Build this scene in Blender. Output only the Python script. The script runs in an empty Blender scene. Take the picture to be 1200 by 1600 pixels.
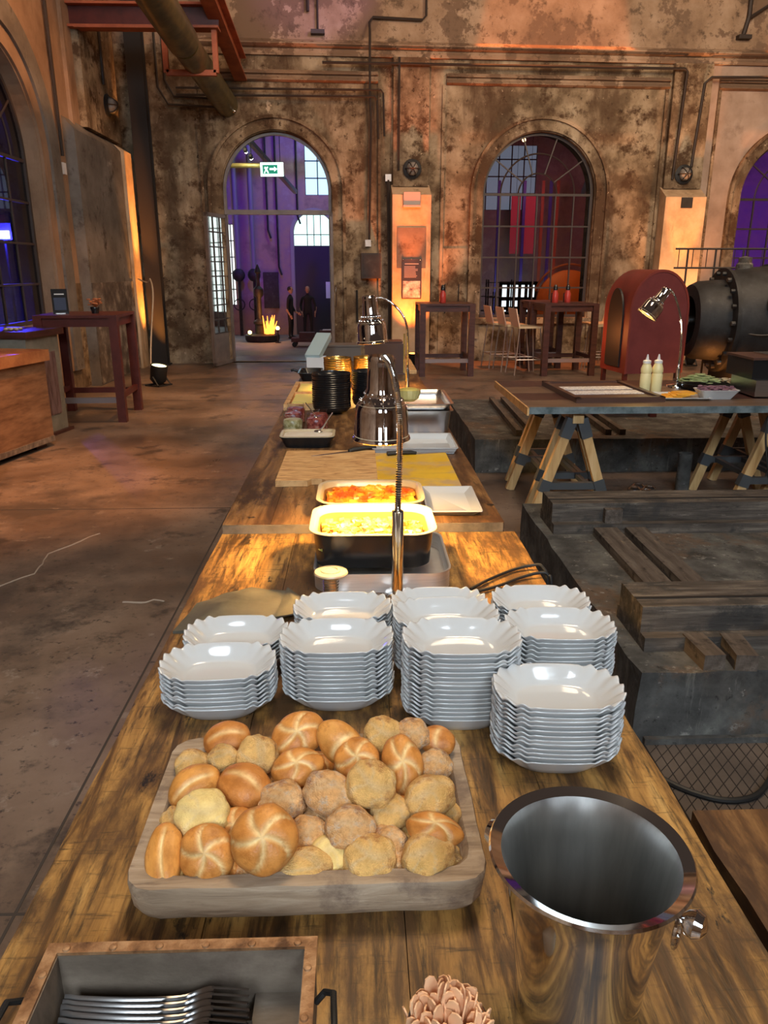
import bpy, bmesh, math, random
from mathutils import Matrix, Vector, noise as mnoise
from math import pi, sin, cos, radians as rad
random.seed(7)
S = bpy.context.scene
COL = S.collection

# ---------------------------------------------------------------- camera
cam_d = bpy.data.cameras.new('camera'); cam = bpy.data.objects.new('camera', cam_d); COL.objects.link(cam)
cam.location = (0, 0, 1.60)
cam.rotation_euler = (rad(90 - 17.5), 0, rad(-1.86))
cam_d.sensor_fit = 'VERTICAL'; cam_d.sensor_height = 36.0; cam_d.lens = 36.0 * 1202 / 1600
cam_d.clip_start = 0.05; cam_d.clip_end = 200
S.camera = cam

# ---------------------------------------------------------------- world, exposure
w = bpy.data.worlds.new('world'); S.world = w; w.use_nodes = True
bg = w.node_tree.nodes['Background']; bg.inputs[0].default_value = (0.62, 0.44, 0.36, 1); bg.inputs[1].default_value = 0.055
S.view_settings.view_transform = 'Standard'; S.view_settings.look = 'None'
S.view_settings.exposure = 0.50; S.view_settings.gamma = 1.0; S.view_settings.use_curve_mapping = False

# ---------------------------------------------------------------- lights of the hall
def light(name, kind, loc, target, power, color, size=1.0, size_y=None, spot=None, blend=0.3, radius=0.05):
    d = bpy.data.lights.new(name, kind); o = bpy.data.objects.new(name, d); COL.objects.link(o)
    o.location = loc
    if target is not None:
        o.rotation_euler = (Vector(target) - Vector(loc)).to_track_quat('-Z', 'Y').to_euler()
    d.energy = power; d.color = color
    if kind == 'AREA':
        d.shape = 'RECTANGLE'; d.size = size; d.size_y = size_y or size
    elif kind == 'SPOT':
        d.spot_size = rad(spot); d.spot_blend = blend; d.shadow_soft_size = radius
    else:
        d.shadow_soft_size = radius
    return o
# daylight coming through the tall windows behind and above the buffet
light('window_daylight', 'AREA', (-0.9, -5.9, 6.1), (0.1, 1.3, 0.8), 210, (0.80, 0.90, 1.0), 1.5, 2.8)
light('window_daylight', 'AREA', (2.6, -5.9, 6.1), (0.6, 1.3, 0.8), 130, (0.80, 0.90, 1.0), 1.5, 2.8)
# warm fill added overhead, then the orange and violet event spots
light('roof_flood', 'AREA', (0.5, 2.6, 6.0), (0.2, 1.1, 0.8), 120, (1.0, 0.76, 0.50), 1.4)
light('roof_flood', 'AREA', (-0.5, 8.0, 7.2), (0.0, 14.2, 3.0), 105, (1.0, 0.57, 0.34), 2.5)
light('roof_flood', 'AREA', (5.2, 7.0, 6.5), (5.6, 14.2, 2.6), 290, (1.0, 0.74, 0.50), 2.5)
light('orange_spot', 'SPOT', (3.3, 13.3, 12.5), (3.3, 14.22, 4.8), 4500, (1.0, 0.26, 0.06), spot=21, blend=0.2)
light('orange_spot', 'SPOT', (8.2, 13.5, 12.5), (8.2, 14.45, 4.8), 5000, (1.0, 0.30, 0.08), spot=20, blend=0.2)
light('orange_spot', 'SPOT', (-1.0, 4.5, 6.5), (-2.5, 5.9, 0), 1700, (1.0, 0.40, 0.12), spot=32, blend=0.9, radius=0.2)
light('orange_spot', 'SPOT', (1.0, 8.5, 6.5), (-1.8, 10.2, 0), 1000, (1.0, 0.50, 0.20), spot=46, blend=0.9, radius=0.2)
light('orange_spot', 'SPOT', (-1.0, 7.5, 6.0), (-3.85, 10.9, 3.4), 520, (1.0, 0.45, 0.16), spot=36, blend=0.6, radius=0.1)
light('violet_spot', 'SPOT', (1.5, 9.5, 6.5), (-0.6, 14.2, 6.1), 300, (0.55, 0.25, 1.0), spot=26, blend=0.6, radius=0.1)
# amber uplights at the feet of the pillars
light('amber_uplight', 'SPOT', (0.93, 13.50, 0.27), (0.93, 13.97, 1.9), 330, (1.0, 0.20, 0.025), spot=70, blend=0.7)
light('amber_uplight', 'SPOT', (5.75, 13.50, 0.27), (5.75, 14.25, 2.4), 220, (1.0, 0.38, 0.12), spot=64, blend=0.7)
light('amber_uplight', 'SPOT', (-3.30, 13.58, 0.10), (-3.66, 13.60, 1.7), 330, (1.0, 0.36, 0.06), spot=40, blend=0.8)
light('amber_uplight', 'SPOT', (0.93, 13.20, 0.27), (0.93, 13.95, 2.5), 1000, (1.0, 0.16, 0.02), spot=17, blend=0.5)
light('amber_uplight', 'SPOT', (5.74, 13.40, 0.27), (5.74, 14.2, 2.6), 520, (1.0, 0.36, 0.11), spot=20, blend=0.5)
light('amber_uplight', 'SPOT', (-3.05, 13.35, 0.2), (-3.66, 13.62, 2.75), 1300, (1.0, 0.36, 0.08), spot=15, blend=0.5)
# lower hall behind the arches
light('blue_wash', 'SPOT', (-2.5, 21.5, 7.5), (-2.9, 30.5, 3.6), 1500, (0.10, 0.03, 1.0), spot=44, blend=.6, radius=.3)
light('purple_wash', 'AREA', (-4.5, 24.0, 1.2), (-3.6, 30.5, 2.2), 30, (1.0, 0.25, 0.45), 1.5)
light('grey_daylight', 'AREA', (-1.5, 27.5, 6.5), (-2.2, 29.0, -0.8), 55, (0.75, 0.9, 1.0), 1.2)
light('red_wash', 'SPOT', (8.0, 25.0, 1.0), (8.2, 30.5, 3.0), 130, (1.0, 0.12, 0.06), spot=50, blend=.6, radius=.3)
light('blue_wash', 'SPOT', (15.5, 22.0, 1.5), (16.2, 30.5, 3.2), 3500, (0.24, 0.06, 1.0), spot=50, blend=.6, radius=.3)
light('blue_lamp', 'POINT', (-5.28, 12.2, 2.1), None, 260, (0.03, 0.03, 1.0), radius=0.06)

# ---------------------------------------------------------------- materials
MATS = {}
def nmat(name, cols, scale=4.0, stretch=(1, 1, 1), rough=0.6, metal=0.0, bump=0.0, bscale=None, detail=6.0,
         mottle=None, rvar=0.0, coat=0.0, trans=0.0, spec=0.5, distort=0.0, bdist=0.01, attr=None, world=False):
    """cols: [(pos, rgb)] over a noise; mottle=(scale, rgb, lo, hi) a second colour laid over in patches."""
    if name in MATS: return MATS[name]
    m = bpy.data.materials.new(name); m.use_nodes = True; MATS[name] = m
    nt = m.node_tree; N = nt.nodes; L = nt.links; b = N['Principled BSDF']
    b.inputs['Roughness'].default_value = rough; b.inputs['Metallic'].default_value = metal
    b.inputs['Coat Weight'].default_value = coat; b.inputs['Coat Roughness'].default_value = 0.08
    b.inputs['Specular IOR Level'].default_value = spec
    if trans: b.inputs['Transmission Weight'].default_value = trans
    if len(cols) == 1 and not mottle and not bump and not attr:
        b.inputs['Base Color'].default_value = (*cols[0][1], 1); return m
    tc = N.new('ShaderNodeTexCoord'); mp = N.new('ShaderNodeMapping'); mp.inputs['Scale'].default_value = stretch
    if world:
        gm = N.new('ShaderNodeNewGeometry'); L.new(gm.outputs['Position'], mp.inputs[0])
    else: L.new(tc.outputs['Object'], mp.inputs[0])
    n = N.new('ShaderNodeTexNoise'); n.inputs['Scale'].default_value = scale; n.inputs['Detail'].default_value = detail
    n.inputs['Roughness'].default_value = 0.62; n.inputs['Distortion'].default_value = distort
    L.new(mp.outputs[0], n.inputs['Vector'])
    r = N.new('ShaderNodeValToRGB'); e = r.color_ramp.elements
    while len(e) < len(cols): e.new(0.5)
    for i, (p, c) in enumerate(cols): e[i].position = p if len(cols) > 1 else i; e[i].color = (*c, 1)
    if len(cols) == 1: e[1].color = (*cols[0][1], 1)
    L.new(n.outputs['Fac'], r.inputs[0]); out = r.outputs[0]
    if attr:
        a = N.new('ShaderNodeAttribute'); a.attribute_name = attr
        mx = N.new('ShaderNodeMixRGB'); mx.blend_type = 'MULTIPLY'; mx.inputs[0].default_value = 1
        L.new(out, mx.inputs[1]); L.new(a.outputs['Color'], mx.inputs[2]); out = mx.outputs[0]
    for mt in ([mottle] if mottle and not isinstance(mottle, list) else (mottle or [])):
        n2 = N.new('ShaderNodeTexNoise'); n2.inputs['Scale'].default_value = mt[0]; n2.inputs['Detail'].default_value = 9
        n2.inputs['Roughness'].default_value = 0.7
        if len(mt) > 4:
            mp2 = N.new('ShaderNodeMapping'); mp2.inputs['Scale'].default_value = mt[4]
            mp2.inputs['Location'].default_value = (3.7, 1.3, 9.1)
            L.new((gm.outputs['Position'] if world else tc.outputs['Object']), mp2.inputs[0]); L.new(mp2.outputs[0], n2.inputs['Vector'])
        else: L.new((gm.outputs['Position'] if world else tc.outputs['Object']), n2.inputs['Vector'])
        mr = N.new('ShaderNodeMapRange'); mr.inputs[1].default_value = mt[2]; mr.inputs[2].default_value = mt[3]; src = n2.outputs['Fac']
        if mt[3] < 0:                        # thin crack lines: a narrow band of the noise
            n2.inputs['Detail'].default_value = 4; sb = N.new('ShaderNodeMath'); sb.operation = 'SUBTRACT'; sb.inputs[1].default_value = mt[2]; L.new(src, sb.inputs[0])
            ab = N.new('ShaderNodeMath'); ab.operation = 'ABSOLUTE'; L.new(sb.outputs[0], ab.inputs[0]); src = ab.outputs[0]
            mr.inputs[1].default_value = -mt[3]; mr.inputs[2].default_value = 0
        L.new(src, mr.inputs[0])
        mx = N.new('ShaderNodeMixRGB'); L.new(mr.outputs[0], mx.inputs[0]); L.new(out, mx.inputs[1])
        mx.inputs[2].default_value = (*mt[1], 1); out = mx.outputs[0]
    L.new(out, b.inputs['Base Color'])
    if rvar:
        mr = N.new('ShaderNodeMapRange'); mr.inputs[1].default_value = .3; mr.inputs[2].default_value = .7
        mr.inputs[3].default_value = rough - rvar; mr.inputs[4].default_value = rough + rvar
        L.new(n.outputs['Fac'], mr.inputs[0]); L.new(mr.outputs[0], b.inputs['Roughness'])
    if bump:
        bn = n
        if bscale:
            bn = N.new('ShaderNodeTexNoise'); bn.inputs['Scale'].default_value = bscale; bn.inputs['Detail'].default_value = 5
            L.new(mp.outputs[0], bn.inputs['Vector'])
        bu = N.new('ShaderNodeBump'); bu.inputs['Strength'].default_value = bump; bu.inputs['Distance'].default_value = bdist
        L.new(bn.outputs['Fac'], bu.inputs['Height']); L.new(bu.outputs[0], b.inputs['Normal'])
    return m
def flat(name, c, rough=0.6, metal=0.0, **k): return nmat(name, [(0, c)], rough=rough, metal=metal, **k)
def emit(name, c, s):
    if name in MATS: return MATS[name]
    m = bpy.data.materials.new(name); m.use_nodes = True; MATS[name] = m
    b = m.node_tree.nodes['Principled BSDF']; b.inputs['Base Color'].default_value = (0.02, 0.02, 0.02, 1)
    b.inputs['Emission Color'].default_value = (*c, 1); b.inputs['Emission Strength'].default_value = s
    return m
def glass(name, tint=(0.9, 0.95, 1.0), gloss=0.12, rough=0.02):
    if name in MATS: return MATS[name]
    m = bpy.data.materials.new(name); m.use_nodes = True; MATS[name] = m; nt = m.node_tree; N = nt.nodes; L = nt.links
    N.remove(N['Principled BSDF'])
    t = N.new('ShaderNodeBsdfTransparent'); t.inputs[0].default_value = (*tint, 1)
    g = N.new('ShaderNodeBsdfGlossy'); g.inputs['Roughness'].default_value = rough
    f = N.new('ShaderNodeLayerWeight'); f.inputs[0].default_value = 0.5      # thin pane: grazing reflection, same from both faces
    pw = N.new('ShaderNodeMath'); pw.operation = 'POWER'; pw.inputs[1].default_value = 4.5; L.new(f.outputs['Facing'], pw.inputs[0])
    ad = N.new('ShaderNodeMath'); ad.operation = 'MULTIPLY_ADD'; ad.inputs[1].default_value = 0.7; ad.inputs[2].default_value = gloss * 0.3; ad.use_clamp = True
    L.new(pw.outputs[0], ad.inputs[0])
    mx = N.new('ShaderNodeMixShader'); L.new(ad.outputs[0], mx.inputs[0]); L.new(t.outputs[0], mx.inputs[1]); L.new(g.outputs[0], mx.inputs[2])
    L.new(mx.outputs[0], N['Material Output'].inputs[0]); return m

M_plaster = nmat('old_plaster', [(.30, (.075, .050, .030)), (.43, (.165, .116, .070)), (.50, (.29, .215, .135)), (.60, (.42, .325, .215)), (.72, (.50, .41, .29))],
    scale=1.5, rough=.92, bump=.35, bscale=9, detail=11, spec=.15,
    mottle=[(2.6, (.085, .050, .028), .50, .60), (.5, (.54, .40, .27), .63, .64), (.9, (.095, .058, .034), .48, .66, (1.6, 1.6, .45)), (9, (.05, .03, .018), .58, .66), (14, (.50, .38, .26), .63, .68)])
M_plaster_up = nmat('pale_plaster', [(.32, (.17, .105, .065)), (.47, (.33, .22, .14)), (.6, (.44, .31, .21))], scale=1.2, rough=.92, bump=.25, bscale=8, detail=10, spec=.15,
    mottle=[(.8, (.20, .13, .085), .50, .52), (7, (.13, .085, .055), .56, .66), (2.5, (.15, .10, .065), .55, .62)])
M_plaster_left = nmat('brown_plaster', [(.3, (.17, .10, .06)), (.5, (.29, .19, .125)), (.7, (.38, .26, .18))], scale=1.0, rough=.9, bump=.2, bscale=8, detail=9, spec=.2,
    mottle=[(1.6, (.12, .085, .06), .55, .75, (1, 1, .3))])
M_plaster_grey = nmat('grey_plaster', [(.3, (.10, .085, .075)), (.5, (.17, .15, .13)), (.7, (.25, .225, .20))], scale=1.6, rough=.9, bump=.3, bscale=7, detail=10, spec=.2,
    mottle=[(4, (.06, .045, .035), .55, .7), (.9, (.36, .33, .29), .6, .64)])
M_pillar = nmat('painted_pillar', [(.3, (.38, .25, .14)), (.5, (.55, .38, .23)), (.7, (.66, .48, .31))], scale=2.2, rough=.85, bump=.5, bscale=14, spec=.2,
    mottle=(5, (.22, .15, .09), .56, .72, (1, 1, .25)))
M_floor = nmat('concrete_floor', [(.28, (.070, .046, .033)), (.45, (.145, .098, .070)), (.58, (.215, .15, .108)), (.75, (.30, .22, .165))], scale=1.1, rough=.42, rvar=.16, bump=.12, bscale=14, detail=11, spec=.45,
    mottle=[(.7, (.080, .060, .048), .50, .62), (6, (.30, .24, .19), .60, .70), (1.9, (.06, .045, .036), .56, .64), (22, (.05, .037, .03), .57, .66)])
M_found = nmat('dark_foundation', [(.3, (.030, .028, .025)), (.5, (.078, .074, .068)), (.66, (.14, .135, .12)), (.8, (.26, .25, .22))], scale=6.0, rough=.8, bump=.6, bscale=22, detail=12, spec=.3,
    mottle=[(2.2, (.12, .08, .055), .53, .62), (9, (.30, .28, .25), .61, .70), (26, (.34, .32, .29), .64, .70), (30, (.02, .018, .016), .58, .68), (13, (.16, .15, .13), .58, .66, (1, 1, .12))])
M_beam = nmat('weathered_beam', [(.3, (.035, .027, .021)), (.5, (.09, .073, .06)), (.7, (.20, .165, .13))], scale=10, stretch=(.3, 3, 3), rough=.8, bump=.9, detail=12, spec=.3,
    mottle=[(6, (.045, .040, .036), .5, .62), (35, (.26, .22, .18), .60, .70, (.2, 1, 1)), (30, (.02, .016, .013), .58, .68, (.15, 1, 1))])
M_beamy = nmat('rusty_rail', [(.3, (.045, .033, .027)), (.5, (.10, .078, .062)), (.7, (.165, .135, .11))], scale=9, stretch=(3, .3, 3), rough=.75, bump=.8, detail=12, spec=.3, mottle=[(30, (.22, .16, .11), .60, .70, (1, .2, 1)), (14, (.03, .022, .018), .55, .66)])
M_wood = nmat('buffet_wood', [(.32, (.030, .014, .005)), (.42, (.13, .060, .016)), (.50, (.31, .155, .040)), (.60, (.45, .235, .062)), (.75, (.57, .34, .11))],
    scale=7, stretch=(4.5, .5, 4.5), rough=.5, bump=.55, bdist=.004, detail=9, distort=.7, world=True,
    mottle=[(3.2, (.10, .048, .018), .47, .60, (2.0, .8, 1)), (8, (.010, .007, .005), .60, .64, (1.4, .6, 1)), (95, (.06, .032, .012), .50, .66, (1, .10, 1)), (90, (.05, .028, .012), .56, .72, (.12, 1, 1))])
M_wood2 = nmat('old_table_wood', [(.30, (.04, .018, .008)), (.45, (.14, .062, .02)), (.58, (.26, .13, .045)), (.75, (.38, .215, .09))],
    scale=6, stretch=(3.5, .5, 3.5), rough=.48, bump=.5, bdist=.004, detail=9, distort=.6, world=True,
    mottle=[(4, (.06, .026, .011), .47, .60, (2, .7, 1)), (10, (.012, .008, .005), .62, .67), (60, (.04, .02, .01), .54, .70, (1, .12, 1))])
M_edge = nmat('sawn_edge', [(.3, (.05, .04, .03)), (.6, (.15, .12, .09))], scale=8, rough=.8, bump=.4)
M_tray = nmat('carved_tray_wood', [(.3, (.18, .12, .075)), (.5, (.36, .26, .17)), (.7, (.48, .37, .26))], scale=9, stretch=(.7, 6, 6), rough=.7, bump=.8, bdist=.003, detail=9, distort=.5, mottle=[(8, (.20, .14, .10), .54, .66), (40, (.14, .09, .06), .60, .70, (.15, 1, 1))])
M_board = nmat('board_wood', [(.36, (.34, .15, .045)), (.47, (.60, .33, .13)), (.58, (.74, .46, .20))], scale=4, stretch=(2, 11, 2), rough=.55, detail=8, distort=1.4, bump=.1, mottle=(60, (.28, .14, .06), .60, .75, (.08, 1, 1)))
M_lightwood = nmat('trestle_wood', [(.3, (.38, .20, .07)), (.5, (.58, .36, .15)), (.7, (.70, .48, .24))], scale=4, stretch=(5, 5, .6), rough=.5, detail=7, distort=.6)
M_crate = nmat('crate_wood', [(.3, (.075, .055, .038)), (.5, (.17, .13, .095)), (.7, (.28, .22, .165))], scale=5, stretch=(1, 4, 2), rough=.8, bump=.4, detail=9, mottle=(4, (.09, .06, .045), .55, .7))
M_rust = nmat('rusty_copper', [(.35, (.10, .045, .02)), (.5, (.30, .15, .065)), (.65, (.48, .28, .14))], scale=25, rough=.55, metal=.35, bump=.4)
M_oxblood = nmat('oxblood_paint', [(.3, (.055, .009, .006)), (.6, (.10, .018, .012))], scale=5, rough=.38, spec=.5)
M_mred = nmat('machine_red', [(.3, (.12, .018, .014)), (.6, (.18, .03, .022))], scale=4, rough=.5, bump=.1)
M_darkwood = nmat('dark_stained_wood', [(.3, (.035, .012, .010)), (.6, (.075, .027, .02))], scale=5, stretch=(1, 1, 4), rough=.4)
M_porc = flat('white_porcelain', (.58, .585, .58), rough=.10, coat=.5)
M_chrome = flat('polished_steel', (.80, .79, .78), rough=.07, metal=1)
M_lampchrome = flat('copper_tinted_chrome', (.72, .66, .64), rough=.045, metal=1)
M_steel = nmat('brushed_steel', [(.3, (.62, .61, .60)), (.7, (.74, .73, .72))], scale=6, stretch=(1, 1, 30), rough=.26, metal=1)
M_insteel = nmat('satin_steel_inside', [(.3, (.42, .42, .41)), (.7, (.60, .60, .58))], scale=6, stretch=(6, 6, .5), rough=.36, metal=1)
M_black = flat('black_enamel', (.012, .012, .013), rough=.22)
M_blackmat = flat('black_rubber', (.012, .012, .012), rough=.55)
M_cream = flat('cream_enamel', (.58, .47, .30), rough=.25)
M_iron = nmat('black_iron', [(.35, (.006, .006, .006)), (.6, (.020, .020, .021)), (.75, (.06, .058, .055))], scale=7, rough=.62, metal=.0, bump=.6, detail=11)
M_pipe = flat('dark_conduit', (.030, .020, .015), rough=.6)
M_duct = nmat('patinated_pipe', [(.3, (.085, .075, .035)), (.5, (.16, .14, .065)), (.75, (.30, .24, .10))], scale=4, rough=.32, metal=.5, bump=.2)
M_orange = nmat('orange_steel', [(.3, (.24, .055, .02)), (.6, (.42, .11, .04))], scale=4, rough=.55)
M_winframe = flat('window_iron', (.05, .035, .03), rough=.5)
M_doorframe = nmat('brown_door_frame', [(.3, (.10, .07, .055)), (.7, (.19, .14, .11))], scale=5, rough=.4)
M_glass = glass('clear_glass'); M_glassdk = glass('smoky_pane', (.62, .60, .60), .12)
M_yboard = nmat('yellow_board', [(.35, (.70, .40, .02)), (.6, (.80, .50, .03))], scale=3, rough=.35, mottle=[(3.4, (.58, .38, .16), .50, .60, (1, 1.4, 1)), (30, (.50, .28, .04), .60, .75, (.12, 1, 1))])
M_white = flat('white_plastic', (.75, .75, .74), rough=.3)
M_cloth = nmat('olive_grey_leather', [(.3, (.055, .048, .034)), (.7, (.12, .105, .075))], scale=9, rough=.75, bump=.3)
M_gold = flat('gold_glaze', (.62, .40, .12), rough=.24, metal=.9)
M_paper = nmat('printed_sheet', [(.44, (.74, .73, .74)), (.5, (.40, .38, .42)), (.56, (.74, .73, .74))], scale=34, rough=.6, detail=4)
M_mauve = flat('brown_frame', (.085, .04, .028), rough=.4)

# ---------------------------------------------------------------- geometry helpers
class MB:
    def __init__(s): s.bm = bmesh.new()
    def _add(s, verts, faces, M=None):
        vs = [s.bm.verts.new(M @ Vector(v) if M else v) for v in verts]
        for f in faces:
            try: s.bm.faces.new([vs[i] for i in f])
            except ValueError: pass
        return vs
    def box(s, x0, x1, y0, y1, z0, z1, M=None):
        s._add([(x0, y0, z0), (x1, y0, z0), (x1, y1, z0), (x0, y1, z0), (x0, y0, z1), (x1, y0, z1), (x1, y1, z1), (x0, y1, z1)],
               [(3, 2, 1, 0), (4, 5, 6, 7), (0, 1, 5, 4), (1, 2, 6, 5), (2, 3, 7, 6), (3, 0, 4, 7)], M); return s
    def bar(s, a, b, w, d=None, up=(0, 0, 1)):
        a = Vector(a); b = Vector(b); d = d or w; z = (b - a); ln = z.length; z.normalize()
        u = Vector(up)
        if abs(z.dot(u)) > .98: u = Vector((0, 1, 0))
        x = u.cross(z).normalized(); y = z.cross(x)
        M = Matrix((x, y, z)).transposed().to_4x4(); M.translation = a
        return s.box(-w / 2, w / 2, -d / 2, d / 2, 0, ln, M)
    def loft(s, rings, cap0=True, cap1=True, loop=False):
        n = len(rings[0]); R = [[s.bm.verts.new(v) for v in r] for r in rings]
        m = len(R)
        for i in range(m if loop else m - 1):
            A = R[i]; B = R[(i + 1) % m]
            for j in range(n):
                k = (j + 1) % n
                try: s.bm.faces.new((A[j], A[k], B[k], B[j]))
                except ValueError: pass
        if not loop:
            if cap0: s.bm.faces.new(list(reversed(R[0])))
            if cap1: s.bm.faces.new(R[-1])
        return s
    def lathe(s, prof, seg=24, M=None, cap0=True, cap1=True):
        M = M or Matrix()
        rings = [[M @ Vector((max(r, 1e-4) * cos(2 * pi * k / seg), max(r, 1e-4) * sin(2 * pi * k / seg), z)) for k in range(seg)] for r, z in prof]
        return s.loft(rings, cap0, cap1)
    def cyl(s, a, b, r, seg=12, r2=None): return s.tube([a, b], r if r2 is None else [r, r2], seg)
    def tube(s, pts, r, seg=8, loop=False, sx=1.0):
        pts = [Vector(p) for p in pts]; n = len(pts); rr = r if isinstance(r, (list, tuple)) else [r] * n
        rings = []; prev = None
        for i, p in enumerate(pts):
            if loop: t = pts[(i + 1) % n] - pts[i - 1]
            else: t = pts[min(i + 1, n - 1)] - pts[max(i - 1, 0)]
            t.normalize()
            if prev is None:
                u = Vector((0, 0, 1)) if abs(t.z) < .9 else Vector((1, 0, 0)); x = u.cross(t).normalized()
            else:
                x = (prev - t * prev.dot(t)); x = x.normalized() if x.length > 1e-6 else prev
            prev = x; y = t.cross(x)
            rings.append([p + (x * cos(2 * pi * k / seg) * sx + y * sin(2 * pi * k / seg)) * rr[i] for k in range(seg)])
        return s.loft(rings, loop=loop)
    def smooth_tube(s, pts, r, seg=8, k=7):
        P = [Vector(p) for p in pts]; Q = [P[0]] + P + [P[-1]]; out = []
        for i in range(len(P) - 1):
            a, b, c, d = Q[i:i + 4]
            for j in range(k):
                u = j / k; out.append(.5 * (2 * b + (c - a) * u + (2 * a - 5 * b + 4 * c - d) * u * u + (3 * b - a - 3 * c + d) * u ** 3))
        return s.tube(out + [P[-1]], r, seg)
    def prism(s, poly, z0, z1, M=None):
        M = M or Matrix()
        return s.loft([[M @ Vector((x, y, z0)) for x, y in poly], [M @ Vector((x, y, z1)) for x, y in poly]])
    def ball(s, c, r, seg=12, rings=8, sc=(1, 1, 1)):
        c = Vector(c); P = []
        for i in range(1, rings):
            t = pi * i / rings
            P.append([c + Vector((r * sc[0] * sin(t) * cos(2 * pi * k / seg), r * sc[1] * sin(t) * sin(2 * pi * k / seg), -r * sc[2] * cos(t))) for k in range(seg)])
        return s.loft(P)
    def build(s, name, mat, parent=None, bev=0.0, smooth=40, loc=None, rot=None):
        bm = s.bm
        if bev:
            es = [e for e in bm.edges if len(e.link_faces) == 2 and e.calc_face_angle(0) > rad(30)]
            bmesh.ops.bevel(bm, geom=es, offset=bev, segments=2, affect='EDGES', clamp_overlap=True)
        bmesh.ops.recalc_face_normals(bm, faces=bm.faces)
        me = bpy.data.meshes.new(name); bm.to_mesh(me); bm.free()
        if smooth:
            me.shade_smooth(); me.set_sharp_from_angle(angle=rad(smooth))
        me.materials.append(mat)
        o = bpy.data.objects.new(name, me); COL.objects.link(o)
        if parent: o.parent = parent
        if loc: o.location = loc
        if rot: o.rotation_euler = rot
        return o
def tag(o, label=None, cat=None, group=None, kind=None):
    if label: o['label'] = label
    if cat: o['category'] = cat
    if group: o['group'] = group
    if kind: o['kind'] = kind
    return o
def thing(name, label, cat, loc=(0, 0, 0), rz=0, group=None, rot=None):
    o = bpy.data.objects.new(name, None); COL.objects.link(o); o.empty_display_size = .05
    o.location = loc; o.rotation_euler = rot or (0, 0, rz)
    return tag(o, label, cat, group)
def struct(o, label=None): return tag(o, label, None, None, 'structure')
def kids(o): return [c for c in COL.objects if c.parent == o]
def copy_tree(o, loc=None, rz=None, label=None, parent=None, rot=None, KID={}):
    if o.name not in KID: KID[o.name] = kids(o)
    c = o.copy(); COL.objects.link(c)
    if parent: c.parent = parent
    if loc: c.location = loc
    if rz is not None: c.rotation_euler = (0, 0, rz)
    if rot: c.rotation_euler = rot
    if label: c['label'] = label
    for ch in KID[o.name]: copy_tree(ch, parent=c)
    return c
def rrect(w, d, r, n=5):
    P = []
    for cx, cy, a0 in ((w / 2 - r, d / 2 - r, 0), (-w / 2 + r, d / 2 - r, 90), (-w / 2 + r, -d / 2 + r, 180), (w / 2 - r, -d / 2 + r, 270)):
        for k in range(n + 1):
            a = rad(a0 + 90 * k / n); P.append((cx + r * cos(a), cy + r * sin(a)))
    return P
def tray_mesh(mb, w, d, h, r, th=.004, flare=0.0, rim=0.0, rimh=.004):
    """open rectangular pan with rounded corners; floor at z=0"""
    def ring(dw, z, rr): return [Vector((x, y, z)) for x, y in rrect(w + 2 * dw, d + 2 * dw, max(rr, .002), 6)]
    R = [ring(-flare, 0, r), ring(0, h - rimh, r)]
    if rim: R += [ring(rim, h - rimh, r + rim), ring(rim, h, r + rim)]
    R += [ring(0, h, r), ring(-th, h - .002, r - th), ring(-flare - th, th, r - th)]
    mb.loft(R); return mb
def arc(c, r, a0, a1, n): return [(c[0] + r * cos(rad(a0 + (a1 - a0) * i / n)), c[1] + r * sin(rad(a0 + (a1 - a0) * i / n))) for i in range(n + 1)]

# ================================================================= the hall
XZ = Matrix.Rotation(pi / 2, 4, 'X')        # (x, y, z) -> (x, -z, y): draws in the wall plane
def wall_mesh(name, mat, outer, holes, th, parent=None, loc=None, rz=0):
    bm = bmesh.new(); es = []
    for poly in [outer] + holes:
        vs = [bm.verts.new((x, 0, z)) for x, z in poly]
        for i in range(len(vs)): es.append(bm.edges.new((vs[i], vs[(i + 1) % len(vs)])))
    bmesh.ops.triangle_fill(bm, use_beauty=True, use_dissolve=False, edges=es)
    g = bmesh.ops.extrude_face_region(bm, geom=bm.faces[:])
    for v in g['geom']:
        if isinstance(v, bmesh.types.BMVert): v.co.y += th
    bmesh.ops.recalc_face_normals(bm, faces=bm.faces)
    me = bpy.data.meshes.new(name); bm.to_mesh(me); bm.free(); me.materials.append(mat)
    o = bpy.data.objects.new(name, me); COL.objects.link(o)
    if parent: o.parent = parent
    if loc: o.location = loc
    o.rotation_euler = (0, 0, rz); return o
def arch_hole(cx, hw, sp, z0, n=28): return [(cx - hw, z0)] + [(cx - hw * cos(pi * i / n), sp + hw * sin(pi * i / n)) for i in range(n + 1)] + [(cx + hw, z0)]
def arch_trim(mb, cx, sp, r, wdt, y0, y1, z0, n=32):
    """a band round an arch and down its two legs, lying between y0 and y1"""
    def P(rr, i): a = pi * i / n; return (cx - rr * cos(a), sp + rr * sin(a))
    ins = [(cx - r, z0)] + [P(r, i) for i in range(n + 1)] + [(cx + r, z0)]
    out = [(cx - r - wdt, z0)] + [P(r + wdt, i) for i in range(n + 1)] + [(cx + r + wdt, z0)]
    rings = [[Vector((a[0], y0, a[1])), Vector((b[0], y0, b[1])), Vector((b[0], y1, b[1])), Vector((a[0], y1, a[1]))] for a, b in zip(ins, out)]
    return mb.loft(rings)
# ---- floor
fl = struct(MB().box(-4.1, 9.6, -6.6, 14.25, -.12, 0).build('floor', M_floor, smooth=0))
for b in [(-2.70, -.20, 14.26, 15.1)]: MB().box(b[0], b[1], b[2], b[3], -.12, .012).build('threshold', M_floor, fl, bev=.01)
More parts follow.
